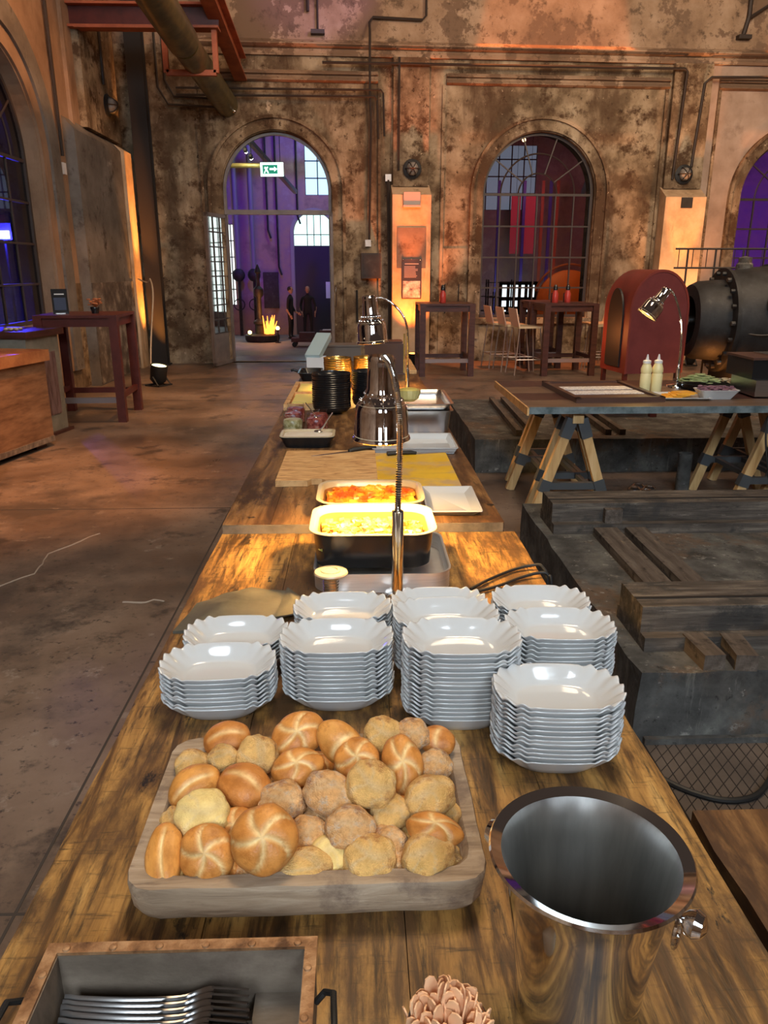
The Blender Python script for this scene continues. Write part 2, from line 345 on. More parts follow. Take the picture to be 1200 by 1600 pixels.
# a cast-iron cable channel and covers let into the floor
M_joint = flat('joint_filler', (.055, .042, .034), .9)
for y in (1.62, 5.2, 9.9): MB().box(-3.8, .95, y, y + .008, -.002, .0015).build('floor_joint', M_joint, fl, smooth=0)
MB().box(-.912, -.904, -6, 5.2, -.002, .0016).build('floor_joint', M_joint, fl, smooth=0)
for pts in ([(-2.05, 3.05), (-1.95, 3.35), (-1.98, 3.7), (-1.80, 4.0), (-1.83, 4.3), (-1.62, 4.75)], [(-1.98, 3.7), (-2.2, 3.95), (-2.6, 4.1)], [(-1.2, 3.6), (-1.05, 3.62), (-.98, 3.6)]):
    m = MB(); fine = []
    for a, b in zip(pts, pts[1:]):
        for k in range(6): u = k / 6; x = a[0] + (b[0] - a[0]) * u; y = a[1] + (b[1] - a[1]) * u; q = mnoise.noise(Vector((x * 9, y * 9, 1))) * .03; fine.append((x + q, y - q, .0005))
    m.tube(fine, [.004 + .004 * abs(mnoise.noise(Vector(p) * 13)) for p in fine], 4); m.build('floor_crack', flat('crack_filler', (.30, .24, .19), .8), fl)
# ---- back wall
WL = (0, 14.2, 0); WR = rad(3)
DOOR = (-1.355, .915, 2.88); W2 = (3.18, .99, 2.85); W3 = (7.85, 1.02, 2.80)
wb = struct(wall_mesh('wall_back', M_plaster, [(-4.4, -1.0), (5.9, -1.0), (5.9, 5.02), (-4.4, 5.02)],
            [arch_hole(DOOR[0], DOOR[1], DOOR[2], .0), arch_hole(W2[0], W2[1], W2[2], .76)], .45, loc=WL, rz=WR))
wbr = struct(wall_mesh('wall_back', nmat('smooth_mauve_plaster', [(.3, (.27, .19, .14)), (.5, (.40, .29, .22)), (.7, (.50, .38, .30))], scale=1.4, rough=.9, bump=.2, bscale=9, spec=.15, mottle=(2.2, (.22, .15, .11), .56, .75)),
            [(5.9, -1.0), (11, -1.0), (11, 5.02), (5.9, 5.02)], [arch_hole(W3[0], W3[1], W3[2], .8)], .45, loc=WL, rz=WR))
wbu = struct(wall_mesh('wall_back', M_plaster_up, [(-4.4, 5.02), (11, 5.02), (11, 8.2), (-4.4, 8.2)], [], .45, loc=WL, rz=WR))
def onwall(mb, name, mat, parent=wb, **k): return mb.build(name, mat, parent, **k)
# mouldings: the cornice in three steps and the panel heads
def moulding(u0, u1, prof, name='cornice'):
    mb = MB(); mb.loft([[Vector((u, y, z)) for y, z in prof] for u in (u0, u1)])
    return onwall(mb, name, M_plaster_up, smooth=0)
moulding(-2.6, 9.9, [(0, 4.90), (-.05, 4.90), (-.06, 4.94), (-.03, 4.98), (-.03, 5.00), (-.10, 5.02), (-.15, 5.045), (-.15, 5.06), (-.02, 5.135), (0, 5.14)])
for a, b in ((-2.6, .36), (1.5, 5.33), (6.2, 9.9)): moulding(a, b, [(0, 4.52), (-.03, 4.52), (-.08, 4.54), (-.08, 4.55), (-.02, 4.60), (-.02, 4.62), (-.07, 4.635), (-.07, 4.645), (0, 4.70)], 'panel_head')
for a, z0 in ((-2.62, 0), (.36, 0), (1.44, 0), (5.27, 0), (6.2, 0)): onwall(MB().box(a, a + .05, -.04, 0, z0, 4.52), 'panel_edge', M_plaster, bev=.01, smooth=0)
for cx, hw, sp, z0 in ((*DOOR, 0), (*W2, .4), (*W3, .4)):
    p = wbr if cx > 6 else wb
    onwall(arch_trim(MB(), cx, sp, hw + .015, .17, -.05, 0.001, z0), 'arch_moulding', M_plaster, p, smooth=30)
    onwall(arch_trim(MB(), cx, sp, hw + .185, .05, -.09, 0.001, z0), 'arch_bead', M_plaster, p, smooth=30)
onwall(MB().box(2.0, 4.4, -.07, 0, .66, .76), 'window_sill', M_plaster, bev=.015)
onwall(MB().box(-4.3, -2.6, -.02, 0, 0, 1.95).box(1.3, 2.0, -.02, 0, 0, 1.95), 'dado', M_plaster, smooth=0)
# pillars: slim shaft above, stout box with a sloping cap below
for u0, u1, mt in ((.58, 1.24, M_pillar), (5.34, 6.07, M_pillar)):
    onwall(MB().box(u0 + .03, u1 - .03, -.09, 0, 2.95, 4.90), 'pillar_shaft', M_plaster, bev=.01, smooth=0)
    m = MB(); prof = [(0, 0), (-.30, 0), (-.30, 2.80), (0, 2.98)]
    m.loft([[Vector((u, y, z)) for y, z in prof] for u in (u0, u1)]); onwall(m, 'pillar_box', mt, bev=.012, smooth=0)
onwall(MB().box(.66, 1.16, -.312, -.29, 1.62, 2.28), 'bare_patch', M_plaster_grey, smooth=0)
# conduits on the back wall
def conduit(pts, r=.018, parent=wb, mat=M_pipe, clips=True):
    o = onwall(MB().tube([(u, -.06 - d, z) for u, z, d in [(p + (0,))[:3] for p in pts]], r, 6), 'conduit', mat, parent)
    return o
conduit([(-.55, 4.78, .1), (5.50, 4.80, .1), (5.55, 4.76, .1), (5.50, 3.10, .06)], .022)
conduit([(1.14, 6.4), (1.14, 5.50), (1.08, 5.44), (.28, 5.46), (.22, 5.38), (.22, 5.2, .12), (.22, 4.4, .06), (.24, 3.9), (.20, 2.05)], .02)
conduit([(.70, 4.88, .1), (.70, 3.20, .06)], .02)
conduit([(-2.9, 4.38, .08), (.40, 4.40, .08), (.44, 4.36, .05), (.46, 3.72, .03)], .018)
conduit([(-2.9, 4.28, .08), (.30, 4.30, .08), (.34, 4.26, .05), (.36, 3.68, .03)], .018)
conduit([(.53, 3.05), (.55, 1.6), (.56, 0.05)], .030)
conduit([(-.60, 7), (-.61, 5.28)], .02); conduit([(-.76, 7), (-.76, 5.52)], .03)
conduit([(5.82, 3.3, .05), (5.90, 4.60, .05), (5.98, 4.68, .1), (9, 4.74, .1)], .024)
conduit([(-3.2, 5.5), (-3.2, 4.4), (-3.05, 4.15), (-2.2, 4.12), (-2.15, 4.2)], .02)
conduit([(-3.08, 5.5), (-3.08, 4.5), (-2.95, 4.27), (-2.2, 4.24)], .02)
conduit([(6.55, 6.6), (6.56, 5.62), (6.50, 5.35)], .035); conduit([(6.58, 5.60), (6.98, 5.85), (6.98, 6.6)], .03)
onwall(MB().box(-.72, -.50, -.12, 0, 5.2, 5.26), 'bracket', M_pipe); onwall(MB().box(6.40, 6.62, -.12, 0, 5.28, 5.34), 'bracket', M_pipe)
for u, z in ((.53, 3.08), (.18, 2.03)): onwall(MB().box(u - .05, u + .05, -.08, 0, z - .05, z + .06), 'junction_box', M_white, bev=.01)
# ---- left wall (its local x runs down the hall)
LX = -3.85
wl = struct(wall_mesh('wall_left', M_plaster_left, [(-6.6, -.1), (14.3, -.1), (14.3, 8.2), (-6.6, 8.2)],
            [arch_hole(9.25, 1.10, 2.85, .95), arch_hole(4.2, 1.10, 2.85, .95)], .30, loc=(LX, 0, 0), rz=pi / 2))
for cy in (9.25, 4.2):
    arch_trim(MB(), cy, 2.85, 1.12, .20, -.035, 0.001, .3).build('arch_moulding', M_plaster_left, wl, smooth=30)
    arch_trim(MB(), cy, 2.85, 1.32, .30, -.07, 0.001, .3).build('arch_band', M_plaster_grey, wl, smooth=30)
m = MB(); m.loft([[Vector((u, y, z)) for y, z in [(0, 0), (-.15, 0), (-.15, 3.36), (0, 3.52)]] for u in (11.25, 13.32)])
m.build('pillar_box', M_plaster_grey, wl, bev=.012, smooth=0)
m = MB(); m.loft([[Vector((u, y, z)) for y, z in [(0, 0), (-.20, 0), (-.20, 3.38), (0, 3.5)]] for u in (13.32, 13.72)])
m.build('pillar_box', M_pillar, wl, bev=.01, smooth=0)
MB().box(13.72, 13.95, -.17, 0, 0, 3.33).build('pillar_rib', M_pillar, wl, bev=.01, smooth=0)
MB().box(10.45, 11.24, -.012, 0, .02, 1.42).build('dado', M_plaster, wl, smooth=0)
MB().box(11.26, 13.31, -.162, -.148, .02, 1.42).build('dado', nmat('stained_dado', [(.35, (.06, .045, .035)), (.5, (.13, .10, .08)), (.62, (.30, .26, .21))], scale=4, rough=.9, detail=11), wl, smooth=0)
MB().box(12.0, 13.6, -.10, 0, 3.5, 8).build('pillar_shaft', M_plaster, wl, bev=.01, smooth=0)
MB().box(11.55, 11.62, -.05, 0, 0, 8).build('pillar_edge', M_plaster_left, wl, bev=.01, smooth=0)
MB().tube([(10.95, -.05, 7.5), (11.0, -.05, 3.0)], .022, 6).build('conduit', M_pipe, wl)
MB().box(10.96, 11.06, -.06, 0, 2.78, 2.92).build('junction_box', M_white, wl, bev=.01)
MB().tube([(12.9, -.13, 7.5), (12.85, -.13, 4.2)], .02, 6).build('conduit', M_pipe, wl)
# tall iron stanchion in the corner
t = thing('iron_stanchion', 'tall black iron stanchion in the corner behind the amber lit pillar', 'column', (-3.47, 13.82, 0))
MB().box(-.13, .13, -.10, -.085, .02, 8).box(-.13, .13, .085, .10, .02, 8).box(-.008, .008, -.085, .085, .02, 8).build('shaft', flat('stanchion_paint', (.012, .008, .006), .7), t, smooth=0)
MB().box(-.16, .16, -.13, .13, 0, .02).build('base_plate', M_iron, t)
# ---- walls that the camera does not face, with the daylit windows in the wall behind it
struct(MB().box(9.5, 9.7, -6.6, 14.9, 0, 8.2).build('wall_right', M_plaster_left, smooth=0))
ws = struct(wall_mesh('wall_front', M_plaster_left, [(-9.6, 0), (4.1, 0), (4.1, 8.2), (-9.6, 8.2)],
            [arch_hole(.9, .95, 6.7, 4.3), arch_hole(-2.6, .95, 6.7, 4.3)], .4, loc=(0, -6.5, 0), rz=pi))
M_sky = emit('daylit_pane', (.72, .88, 1.0), 9)
for i, cx in enumerate((.9, -2.6)):
    wn = struct(thing('window_%d' % (4 + i), None, None, (-cx, -6.6, 0), pi))
    MB().box(-.95, .95, 0, .01, 4.3, 7.6).build('pane', M_sky, wn, smooth=0)
    m = MB()
    for k in range(5): m.box(-.95 + k * .475 - .02, -.95 + k * .475 + .02, -.04, 0, 4.3, 7.65)
    for k in range(6): m.box(-.95, .95, -.04, 0, 4.3 + k * .6 - .02, 4.3 + k * .6 + .02)
    m.build('glazing_bar', M_winframe, wn, smooth=0)
# ---- room beyond the left wall windows
struct(MB().box(-7.6, -7.4, -6.6, 14.9, 0, 8.2).build('wall_outer', M_plaster_grey, smooth=0))
struct(MB().box(-7.6, -4.4, -6.6, 14.9, -.1, 0).build('floor_outer', M_floor, smooth=0))
struct(MB().box(-7.6, -4.4, 14.7, 14.9, 0, 8.2).build('wall_outer', M_plaster_grey, smooth=0))

# ---- arched windows with their bars and panes
def arched_window(n, parent_loc, rz, cx, hw, sp, z0, cols, rows, depth, pane_mat, bar=M_winframe):
    r = struct(thing('window_%d' % n, None, None, parent_loc, rz))
    mb = MB(); arch_trim(mb, cx, sp, hw - .045, .045, depth - .03, depth + .03, z0)
    mb.box(cx - hw, cx + hw, depth - .03, depth + .03, z0, z0 + .05); mb.build('window_frame', bar, r, smooth=30)
    dx = 2 * hw / cols; dz = (sp - z0) / rows
    me = None
    for i in range(1, cols): MB().box(cx - hw + i * dx - .011, cx - hw + i * dx + .011, depth - .015, depth + .015, z0 + .04, sp).build('glazing_bar', bar, r, smooth=0)
    for k in range(1, rows + 1):
        ww = .02 if k == rows else .013
        MB().box(cx - hw + .03, cx + hw - .03, depth - .02, depth + .02, z0 + k * dz - ww, z0 + k * dz + ww).build('glazing_bar', bar, r, smooth=0)
    for rr in (hw * .35, hw * .67):
        m = MB(); m.tube([(cx - rr * cos(pi * i / 24), depth, sp + rr * sin(pi * i / 24)) for i in range(25)], .014, 4); m.build('glazing_bar', bar, r, smooth=0)
    for a in (36, 72, 108, 144):
        c_, s_ = cos(rad(a)), sin(rad(a))
        MB().bar((cx + hw * .35 * c_, depth, sp + hw * .35 * s_), (cx + (hw - .02) * c_, depth, sp + (hw - .02) * s_), .02, .024, up=(0, 1, 0)).build('glazing_bar', bar, r, smooth=0)
    for i in range(cols):
        for k in range(rows):
            x0 = cx - hw + i * dx
            if me is None:
                o = MB().box(-dx / 2 + .01, dx / 2 - .01, -.002, .002, -dz / 2 + .01, dz / 2 - .01).build('pane', pane_mat, r, smooth=0); me = o.data
            else:
                o = bpy.data.objects.new('pane', me); COL.objects.link(o); o.parent = r
            o.location = (x0 + dx / 2, depth, z0 + (k + .5) * dz)
    for r0, r1, nn in ((0, hw * .34, 1), (hw * .36, hw * .66, 5), (hw * .68, hw - .045, 5)):
        for q in range(nn):
            a0, a1 = 180 * q / nn + .7, 180 * (q + 1) / nn - .7
            pts = arc((cx, sp), r1, a0, a1, 8) + (list(reversed(arc((cx, sp), r0, a0, a1, 8))) if r0 else [])
            m = MB(); m.prism(pts, -.002, .002, Matrix.Translation((0, depth, 0)) @ XZ); m.build('pane', pane_mat, r, smooth=0)
    return r
arched_window(1, (LX, 0, 0), pi / 2, 9.25, 1.10, 2.85, .95, 4, 4, .20, M_glassdk)
arched_window(2, WL, WR, *W2, .76, 6, 4, .12, M_glassdk)
arched_window(3, WL, WR, *W3, .80, 6, 4, .12, M_glassdk)
arched_window(6, (LX, 0, 0), pi / 2, 4.2, 1.10, 2.85, .95, 4, 4, .20, M_glassdk)
# ---- arched doorway with its two glazed leaves standing open
door = struct(thing('door_1', None, None, WL, WR))
cx, hw, sp = DOOR
m = MB(); arch_trim(m, cx, sp, hw - .05, .05, .10, .18, .01); m.build('door_frame', M_doorframe, door, smooth=30)
MB().box(cx - hw, cx + hw, .08, .20, 2.50, 2.575).build('transom', M_doorframe, door, bev=.01)
def leaf(hx, ang, flip):
    lf = thing('door_leaf', None, None, (hx, .10, 0)); lf.parent = door; lf.rotation_euler = (0, 0, ang)
    W = .80 * flip; x0, x1 = sorted((0, W))
    m = MB()
    for a in (x0, x1 - .06): m.box(a, a + .06, -.025, .025, .01, 2.49)
    for z in (.01, 2.43): m.box(x0, x1, -.025, .025, z, z + .06)
    m.build('leaf_frame', M_doorframe, lf, bev=.005)
    MB().box(x0 + .06, x1 - .06, -.01, .01, .07, .55).build('kick_panel', M_doorframe, lf, smooth=0)
    m = MB()
    for k in (1, 2): m.box(x0 + k * .8 / 3 - .01, x0 + k * .8 / 3 + .01, -.015, .015, .55, 2.43)
    for k in range(8): m.box(x0 + .05, x1 - .05, -.015, .015, .55 + k * .235 - .01, .55 + k * .235 + .01)
    m.build('glazing_bar', M_winframe, lf, smooth=0)
    MB().box(x0 + .06, x1 - .06, -.003, .003, .56, 2.43).build('pane', glass('leaf_glass', (.85, .95, .95), 1.4), lf, smooth=0)
    MB().tube([(x1 - .03 if flip > 0 else x0 + .03, -.06, 1.0), (x1 - .03 if flip > 0 else x0 + .03, -.06, 1.35)], .012, 6).build('handle', M_chrome, lf)
leaf(cx - hw + .01, rad(-108), 1); leaf(cx + hw - .01, rad(89), -1)

# ================================================================= the lower hall behind the arches
struct(MB().box(-9, 20, 15.2, 30.8, -1.0, -.8).build('floor_lower', nmat('pale_screed', [(.3, (.16, .16, .17)), (.7, (.30, .30, .31))], scale=1, rough=.7), smooth=0))
wf = struct(wall_mesh('wall_far', nmat('far_plaster', [(.3, (.14, .09, .10)), (.45, (.38, .25, .20)), (.55, (.30, .2, .22)), (.7, (.5, .42, .4))], scale=.7, rough=.9, detail=9),
            [(-9, -1), (20, -1), (20, 9.2), (-9, 9.2)], [arch_hole(-1.62, .74, 2.88, -.8), [(-1.9, 4.2), (-.3, 4.2), (-.3, 5.95), (-1.9, 5.95)], [(4.3, 3.7), (6.6, 3.7), (6.6, 5.9), (4.3, 5.9)], [(-8.4, .3), (-4.62, .3), (-4.62, 3.2), (-8.4, 3.2)], [(9.2, -.2), (13.6, -.2), (13.6, 4.2), (9.2, 4.2)], [(-.78, .2), (-.1, .2), (-.1, 3.4), (-.78, 3.4)]], .3, loc=(0, 30.5, 0)))
struct(MB().box(-9.2, -9, 15.2, 30.8, -1, 9.2).build('wall_lower_left', M_plaster_left, smooth=0))
struct(MB().box(20, 20.2, 15.2, 30.8, -1, 9.2).build('wall_lower_right', M_plaster_left, smooth=0))
struct(MB().box(-9.2, 20.2, 15.0, 30.8, 9.2, 9.4).build('ceiling_lower', M_plaster_left, smooth=0))
arch_trim(MB(), -1.62, 2.88, .76, .12, -.08, 0, -.8).build('arch_moulding', flat('grey_trim', (.3, .28, .27), .7), wf)
dr = struct(thing('door_2', None, None, (-1.62, 30.55, -.8)))
MB().box(-.74, .74, 0, .08, 0, 3.25).build('door_leaf', flat('black_door', (.02, .014, .03), .5), dr, bev=.01)
MB().box(.40, .70, -.01, 0, 1.35, 1.95).build('notice', M_white, dr, smooth=0)
m = MB(); m.prism(arch_hole(0, .74, 3.68, 3.25), 0, .02, XZ); m.build('fanlight_pane', emit('fanlight_glow', (.55, .85, .78), 1.5), dr, smooth=0)
m = MB(); [m.box(x - .015, x + .015, -.04, -.02, 3.25, 4.36) for x in (-.25, .0, .25)]; m.box(-.74, .74, -.04, -.02, 3.62, 3.65); m.build('glazing_bar', M_winframe, dr, smooth=0)
for n, x0, x1, z0, z1, c, s in ((7, -1.9, -.3, 4.2, 5.95, (.42, .72, .95), 1.3), (8, 4.3, 6.6, 3.7, 5.9, (.48, .58, .78), .42), (10, -8.4, -4.62, .3, 3.2, (.85, .95, .9), 1.6), (12, 9.2, 13.6, -.2, 4.2, (.85, .95, .9), 1.8), (11, -.78, -.1, .2, 3.4, (.45, .80, .72), 1.1)):  # the two widest are bright panes added for the door leaves to reflect
    wn = struct(thing('window_%d' % n, None, None, (0, 30.6, 0)))
    MB().box(x0, x1, 0, .02, z0, z1).build('pane', emit('far_pane_%d' % n, c, s), wn, smooth=0)
    m = MB()
    k = x0
    while k < x1 + .01: m.box(k - .02, k + .02, -.05, 0, z0, z1); k += .46
    k = z0
    while k < z1 + .01: m.box(x0, x1, -.05, 0, k - .02, k + .02); k += .58
    m.build('glazing_bar', M_winframe, wn, smooth=0)
# pipes with valve wheels down the far wall
M_far = flat('blue_grey_pipe', (.20, .18, .24), .5)
for i, x in enumerate((-4.42, -3.85)):
    t = thing('riser_pipe', ['blue lit riser pipe nearer the open door leaf, seen through the arched doorway', 'blue lit riser pipe above the tall black valve, seen through the arched doorway'][i], 'pipe', (x, 30.05, -.8), group='riser pipes on the far wall')
    MB().tube([(0, 0, 2.2), (0, 0, 10)], .09, 10).build('pipe_run', M_far, t)
    MB().tube([(0, 0, 0), (0, 0, 2.2)], .06, 8).build('lower_run', M_iron, t)
    MB().ball((0, -.05, 2.2), .24, 12, 8, (1, .5, 1)).build('valve_body', M_iron, t)
    MB().tube([(.2 * cos(2 * pi * k / 16), -.22, 1.15 + .2 * sin(2 * pi * k / 16)) for k in range(16)], .02, 5, loop=True).build('valve_wheel', M_iron, t)
    MB().bar((0, -.22, 1.15), (0, 0, 1.15), .04).build('valve_spindle', M_iron, t)
for i, (x, z0) in enumerate(((-2.95, 1.7), (-2.2, 3.5), (-3.3, 3.0))):
    tag(MB().tube([(x, 30.35, 9.2), (x, 30.35, z0), (x + .1, 30.35, z0 - .3)], .04, 6).build('drop_pipe', M_iron), ['thin dark drop pipe between the valves and the two men', 'thin dark drop pipe ending above the far doorway arch', 'thin dark drop pipe right behind the tall black valve'][i], 'pipe', 'thin pipes on the far wall')
tag(MB().box(-3.55, -3.0, 30.25, 30.5, .2, 1.5).build('switch_cabinet', M_iron, bev=.02), 'black switch cabinet on the far wall behind the fire table', 'cabinet')
# roof steel of the lower hall
for i, (y, z) in enumerate(((20, 5.0), (23.5, 5.5), (27, 5.9))):
    t = thing('roof_beam', ['nearest dark roof beam of the lower hall', 'middle dark roof beam of the lower hall', 'dark roof beam of the lower hall next to its far wall'][i], 'beam', (0, y, z), group='roof beams of the lower hall')
    MB().box(-9, 20, -.12, .12, -.02, .0).box(-9, 20, -.12, .12, .28, .30).build('flange', M_far, t, smooth=0)
    MB().box(-9, 20, -.015, .015, 0, .28).build('web', M_far, t, smooth=0)
for i, x in enumerate((-3.6, -.5, 5.8, 8.5)):
    tag(MB().bar((x, 18, 5.6), (x + 1.6, 27, 4.0), .12).build('roof_strut', M_far), 'slanting roof strut of the lower hall, %s' % ['over the fire table', 'over the far doorway', 'behind the middle arched window', 'behind the dark side of the middle arched window'][i], 'strut', 'slanting roof struts of the lower hall')
tag(MB().tube([(-3.3, 20.4, 4.0), (-2.1, 20.4, 4.0)], .055, 10).build('brass_rail', flat('lit_brass', (.75, .6, .22), .3, .3)), 'yellow tubular rail hanging high in the lower hall beside the exit sign', 'rail')
light('rail_lamp', 'POINT', (-2.7, 19.6, 4.3), None, 8, (1, .85, .5))
for i, (x, z) in enumerate(((-2.62, 4.26), (-2.50, 4.12))):
    t = thing('ceiling_spotlight', ['upper glowing white spotlight high in the arched doorway', 'lower glowing white spotlight high in the arched doorway'][i], 'lamp', (x, 20, z), group='spotlights high in the lower hall')
    MB().lathe([(.03, 0), (.05, .02), (.05, .12), (.03, .14)], 12, Matrix.Rotation(rad(75), 4, 'X')).build('housing', M_blackmat, t)
    MB().lathe([(.0, -.005), (.045, -.004), (.045, -.001)], 12, Matrix.Rotation(rad(75), 4, 'X')).build('lens', emit('spot_lens', (1, .97, .75), 30), t)
    MB().tube([(0, 0, .05), (0, 0, .5)], .01, 5).build('hanger', M_iron, t)
t = thing('exit_sign', 'glowing green and white exit sign hanging in the arched doorway', 'sign', (-2.02, 20, 3.72), rad(-4))
MB().box(-.27, .27, -.03, .03, 0, .30).build('sign_box', emit('exit_white', (.75, 1.0, .88), 2.2), t, bev=.01)
M_eg = emit('exit_green', (.02, .35, .20), .6)
MB().box(-.22, .14, -.036, -.031, .05, .25).build('green_field', M_eg, t, smooth=0)
m = MB(); m.prism([(-.05, .135), (.06, .135), (.06, .10), (.13, .155), (.06, .21), (.06, .175), (-.05, .175)], .037, .041, XZ)
m.build('arrow', emit('exit_white', (1, 1, 1), 1), t, smooth=0)
m = MB(); m.prism([(-.19, .07), (-.16, .07), (-.14, .13), (-.10, .07), (-.07, .07), (-.115, .16), (-.08, .19), (-.10, .21), (-.13, .19), (-.16, .21), (-.18, .17), (-.15, .165), (-.16, .12)], .037, .041, XZ)
m.build('running_figure', MATS['exit_white'], t, smooth=0)
MB().tube([(-.2, 0, .3), (-.2, 0, 1.3)], .008, 5).tube([(.2, 0, .3), (.2, 0, 1.3)], .008, 5).build('hanger', M_iron, t)
# lantern table with glowing lights around a valve column
t = thing('fire_table', 'low dark round table with an orange glowing heap in the doorway', 'table', (-3.35, 27.6, -.8))
MB().lathe([(.55, 0), (.60, .08), (.60, .22), (.52, .26), (0, .26)], 20).build('table_top', M_iron, t)
c = tag(MB().lathe([(.16, 0), (.14, .3), (.22, .34), (.22, .42), (.09, .5), (.09, 1.2), (.17, 1.3), (.17, 1.5), (.06, 1.6), (.06, 2.0), (.12, 2.05), (.02, 2.3)], 14).build('valve_column', M_iron, loc=(-3.42, 27.6, -.54)), 'tall black valve column standing on the fire table', 'machine')
random.seed(3)
m = MB()
for k in range(26):
    a = random.uniform(-.5, .9); r = random.uniform(.1, .38)
    p = Vector((.22 + .3 * random.random(), -.25 + random.uniform(-.1, .1), .28)); q = p + Vector((random.uniform(-.2, .2), 0, random.uniform(.15, .62)))
    m.cyl(p, q, .045, 6, .012)
tag(m.build('flame_lamp', emit('flame_orange', (1.0, .24, .03), 3.0), loc=(-3.6 + .15, 27.6, -.8)), 'orange glowing flames at the foot of the valve column', 'flame')  # emission stands in for the orange light on a plant
for i, (x, y, z) in enumerate(((-3.95, 27.15, -.53), (-3.0, 27.3, -.53), (-2.75, 27.0, -.45), (-4.75, 27.5, -.5))):
    if z < -.5 and i < 2: pos = (x if i else -3.72, y, z)
    else: pos = (x, y, -.8)
    t = thing('candle_lantern', ['small yellow lantern on the fire table, on its door leaf side', 'small yellow lantern on the fire table among the flames', 'bright yellow lantern on a stand beside the fire table', 'yellow lantern on a stand right behind the open door leaf'][i], 'lantern', pos, group='yellow lanterns in the lower hall')
    h = 0 if i < 2 else .42
    if h: MB().cyl((0, 0, 0), (0, 0, h), .025, 8).lathe([(.10, 0), (.10, .02), (0, .02)], 12).build('stand', M_iron, t)
    MB().ball((0, 0, h + .07), .065, 10, 8).build('globe', emit('lantern_glow', (1, .72, .15), 9), t)
    MB().lathe([(.05, h), (.05, h + .015), (0, h + .015)], 10).build('foot', M_iron, t)
light('fire_glow', 'POINT', (-3.2, 27.0, .2), None, 25, (1, .35, .08))
# benches between doorway and men
for i, (x, y) in enumerate(((-1.72, 25.7), (-1.1, 26.6))):
    t = thing('low_trolley', ['low dark red trolley on the floor in front of the two men', 'low dark trolley with white sheets behind the red one'][i], 'trolley', (x, y, -.8), group='low trolleys in the lower hall')
    MB().box(-.45, .45, -.3, .3, .16, .28).build('platform', M_oxblood, t, bev=.02)
    MB().box(-.2, .3, -.2, .2, .28, .45).build('crate', M_oxblood, t, bev=.02)
    if i: MB().box(-.1, .45, -.2, .2, .45, .47).build('sheet', M_white, t, smooth=0)
    for sx in (-.35, .35):
        for sy in (-.22, .22): MB().cyl((sx, sy - .03, .08), (sx, sy + .03, .08), .08, 12).build('wheel', M_blackmat, t)
# what shows through the middle window
for i, x in enumerate((5.72, 6.22)):
    t = thing('red_banner', ['narrower pink red banner hanging behind the middle arched window', 'wider pink red banner hanging behind the middle arched window'][i], 'banner', (x, 29.6, 2.15), group='red banners behind the middle window')
    MB().box(-.17 - .04 * i, .17 + .04 * i, -.01, .01, 0, 2.0).build('cloth', flat('banner_red', (.75, .10, .14), .7), t, smooth=0)
    MB().tube([(-.25, 0, 2.0), (.25, 0, 2.0)], .02, 6).tube([(0, 0, 2.0), (0, 0, 7.05)], .006, 4).build('rod', M_iron, t)
light('banner_wash', 'AREA', (6.0, 27.5, 4.5), (6.0, 29.6, 3.0), 26, (1, .35, .5), .8)
for i, (x, c) in enumerate(((5.05, 0), (5.96, 0), (6.62, 1), (6.9, 0), (7.15, 1))):
    tag(MB().box(x - .05, x + .05, 29.3, 29.4, -.8, 4.6).build('steel_post', flat('post_blue', (.08, .05, .35), .5) if not c else flat('post_red', (.45, .10, .05), .5)),
        ['blue post beside the shelves behind the middle window', 'blue post between the two red banners', 'red post next to the wider red banner', 'blue post between the two thin red posts', 'red post nearest the orange wheel'][i], 'post', 'thin posts behind the middle window')
t = thing('orange_flywheel', 'large round orange flywheel glowing behind the middle arched window', 'machine', (5.55, 21, -.8))
MB().lathe([(0, -.08), (.80, -.08), (.84, -.05), (.84, .05), (.80, .08), (0, .08)], 40, Matrix.Translation((0, 0, 1.55)) @ Matrix.Rotation(pi / 2, 4, 'X')).build('disc', nmat('orange_enamel', [(.3, (.55, .13, .03)), (.7, (.75, .2, .05))], scale=2, rough=.5), t)
MB().tube([(.93 * cos(rad(a)), -.1, 1.6 + .93 * sin(rad(a))) for a in range(60, 170, 8)], .03, 6).build('guard_rail', M_orange, t)
MB().box(-.2, .2, -.25, .25, 0, .75).build('plinth', M_iron, t, bev=.02)
light('flywheel_lamp', 'AREA', (5.0, 19.3, 2.6), (5.5, 21, .8), 26, (1, .5, .2), .4)
# bright garden door seen low through the window
t = struct(thing('window_9', None, None, (5.05, 28.0, 0)))
MB().box(-.05, 1.2, 0, .02, -.7, 1.15).build('pane', emit('garden_glow', (.78, .95, 1.0), 3.2), t, smooth=0)
random.seed(11)
m = MB()
for x in (-.05, .22, .42, .62, .85, 1.0, 1.2): m.box(x - .05, x + .06, -.06, -.02, -.8, 1.2)
for z in (-.75, -.35, .12, .3, .62, 1.15): m.box(-.1, 1.25, -.06, -.02, z - .07, z + .05)
m.build('glazing_bar', M_winframe, t, smooth=0)
for i, (x, y, hh) in enumerate(((4.45, 25, 2.1), (4.05, 26, 1.7), (7.3, 24, 2.6))):
    t = thing('tool_shelf', ['black steel shelf standing behind the red banners', 'black steel shelf next to the jamb of the middle window', 'tall dark shelf beyond the orange flywheel'][i], 'shelf', (x, y, -.8), group='steel shelves in the lower hall')
    for sx in (-.4, .4):
        for sy in (-.2, .2): MB().box(sx - .02, sx + .02, sy - .02, sy + .02, 0, hh).build('upright', M_iron, t, smooth=0)
    k = .2
    while k < hh: MB().box(-.4, .4, -.2, .2, k, k + .02).build('shelf_board', M_iron, t, smooth=0); k += .45
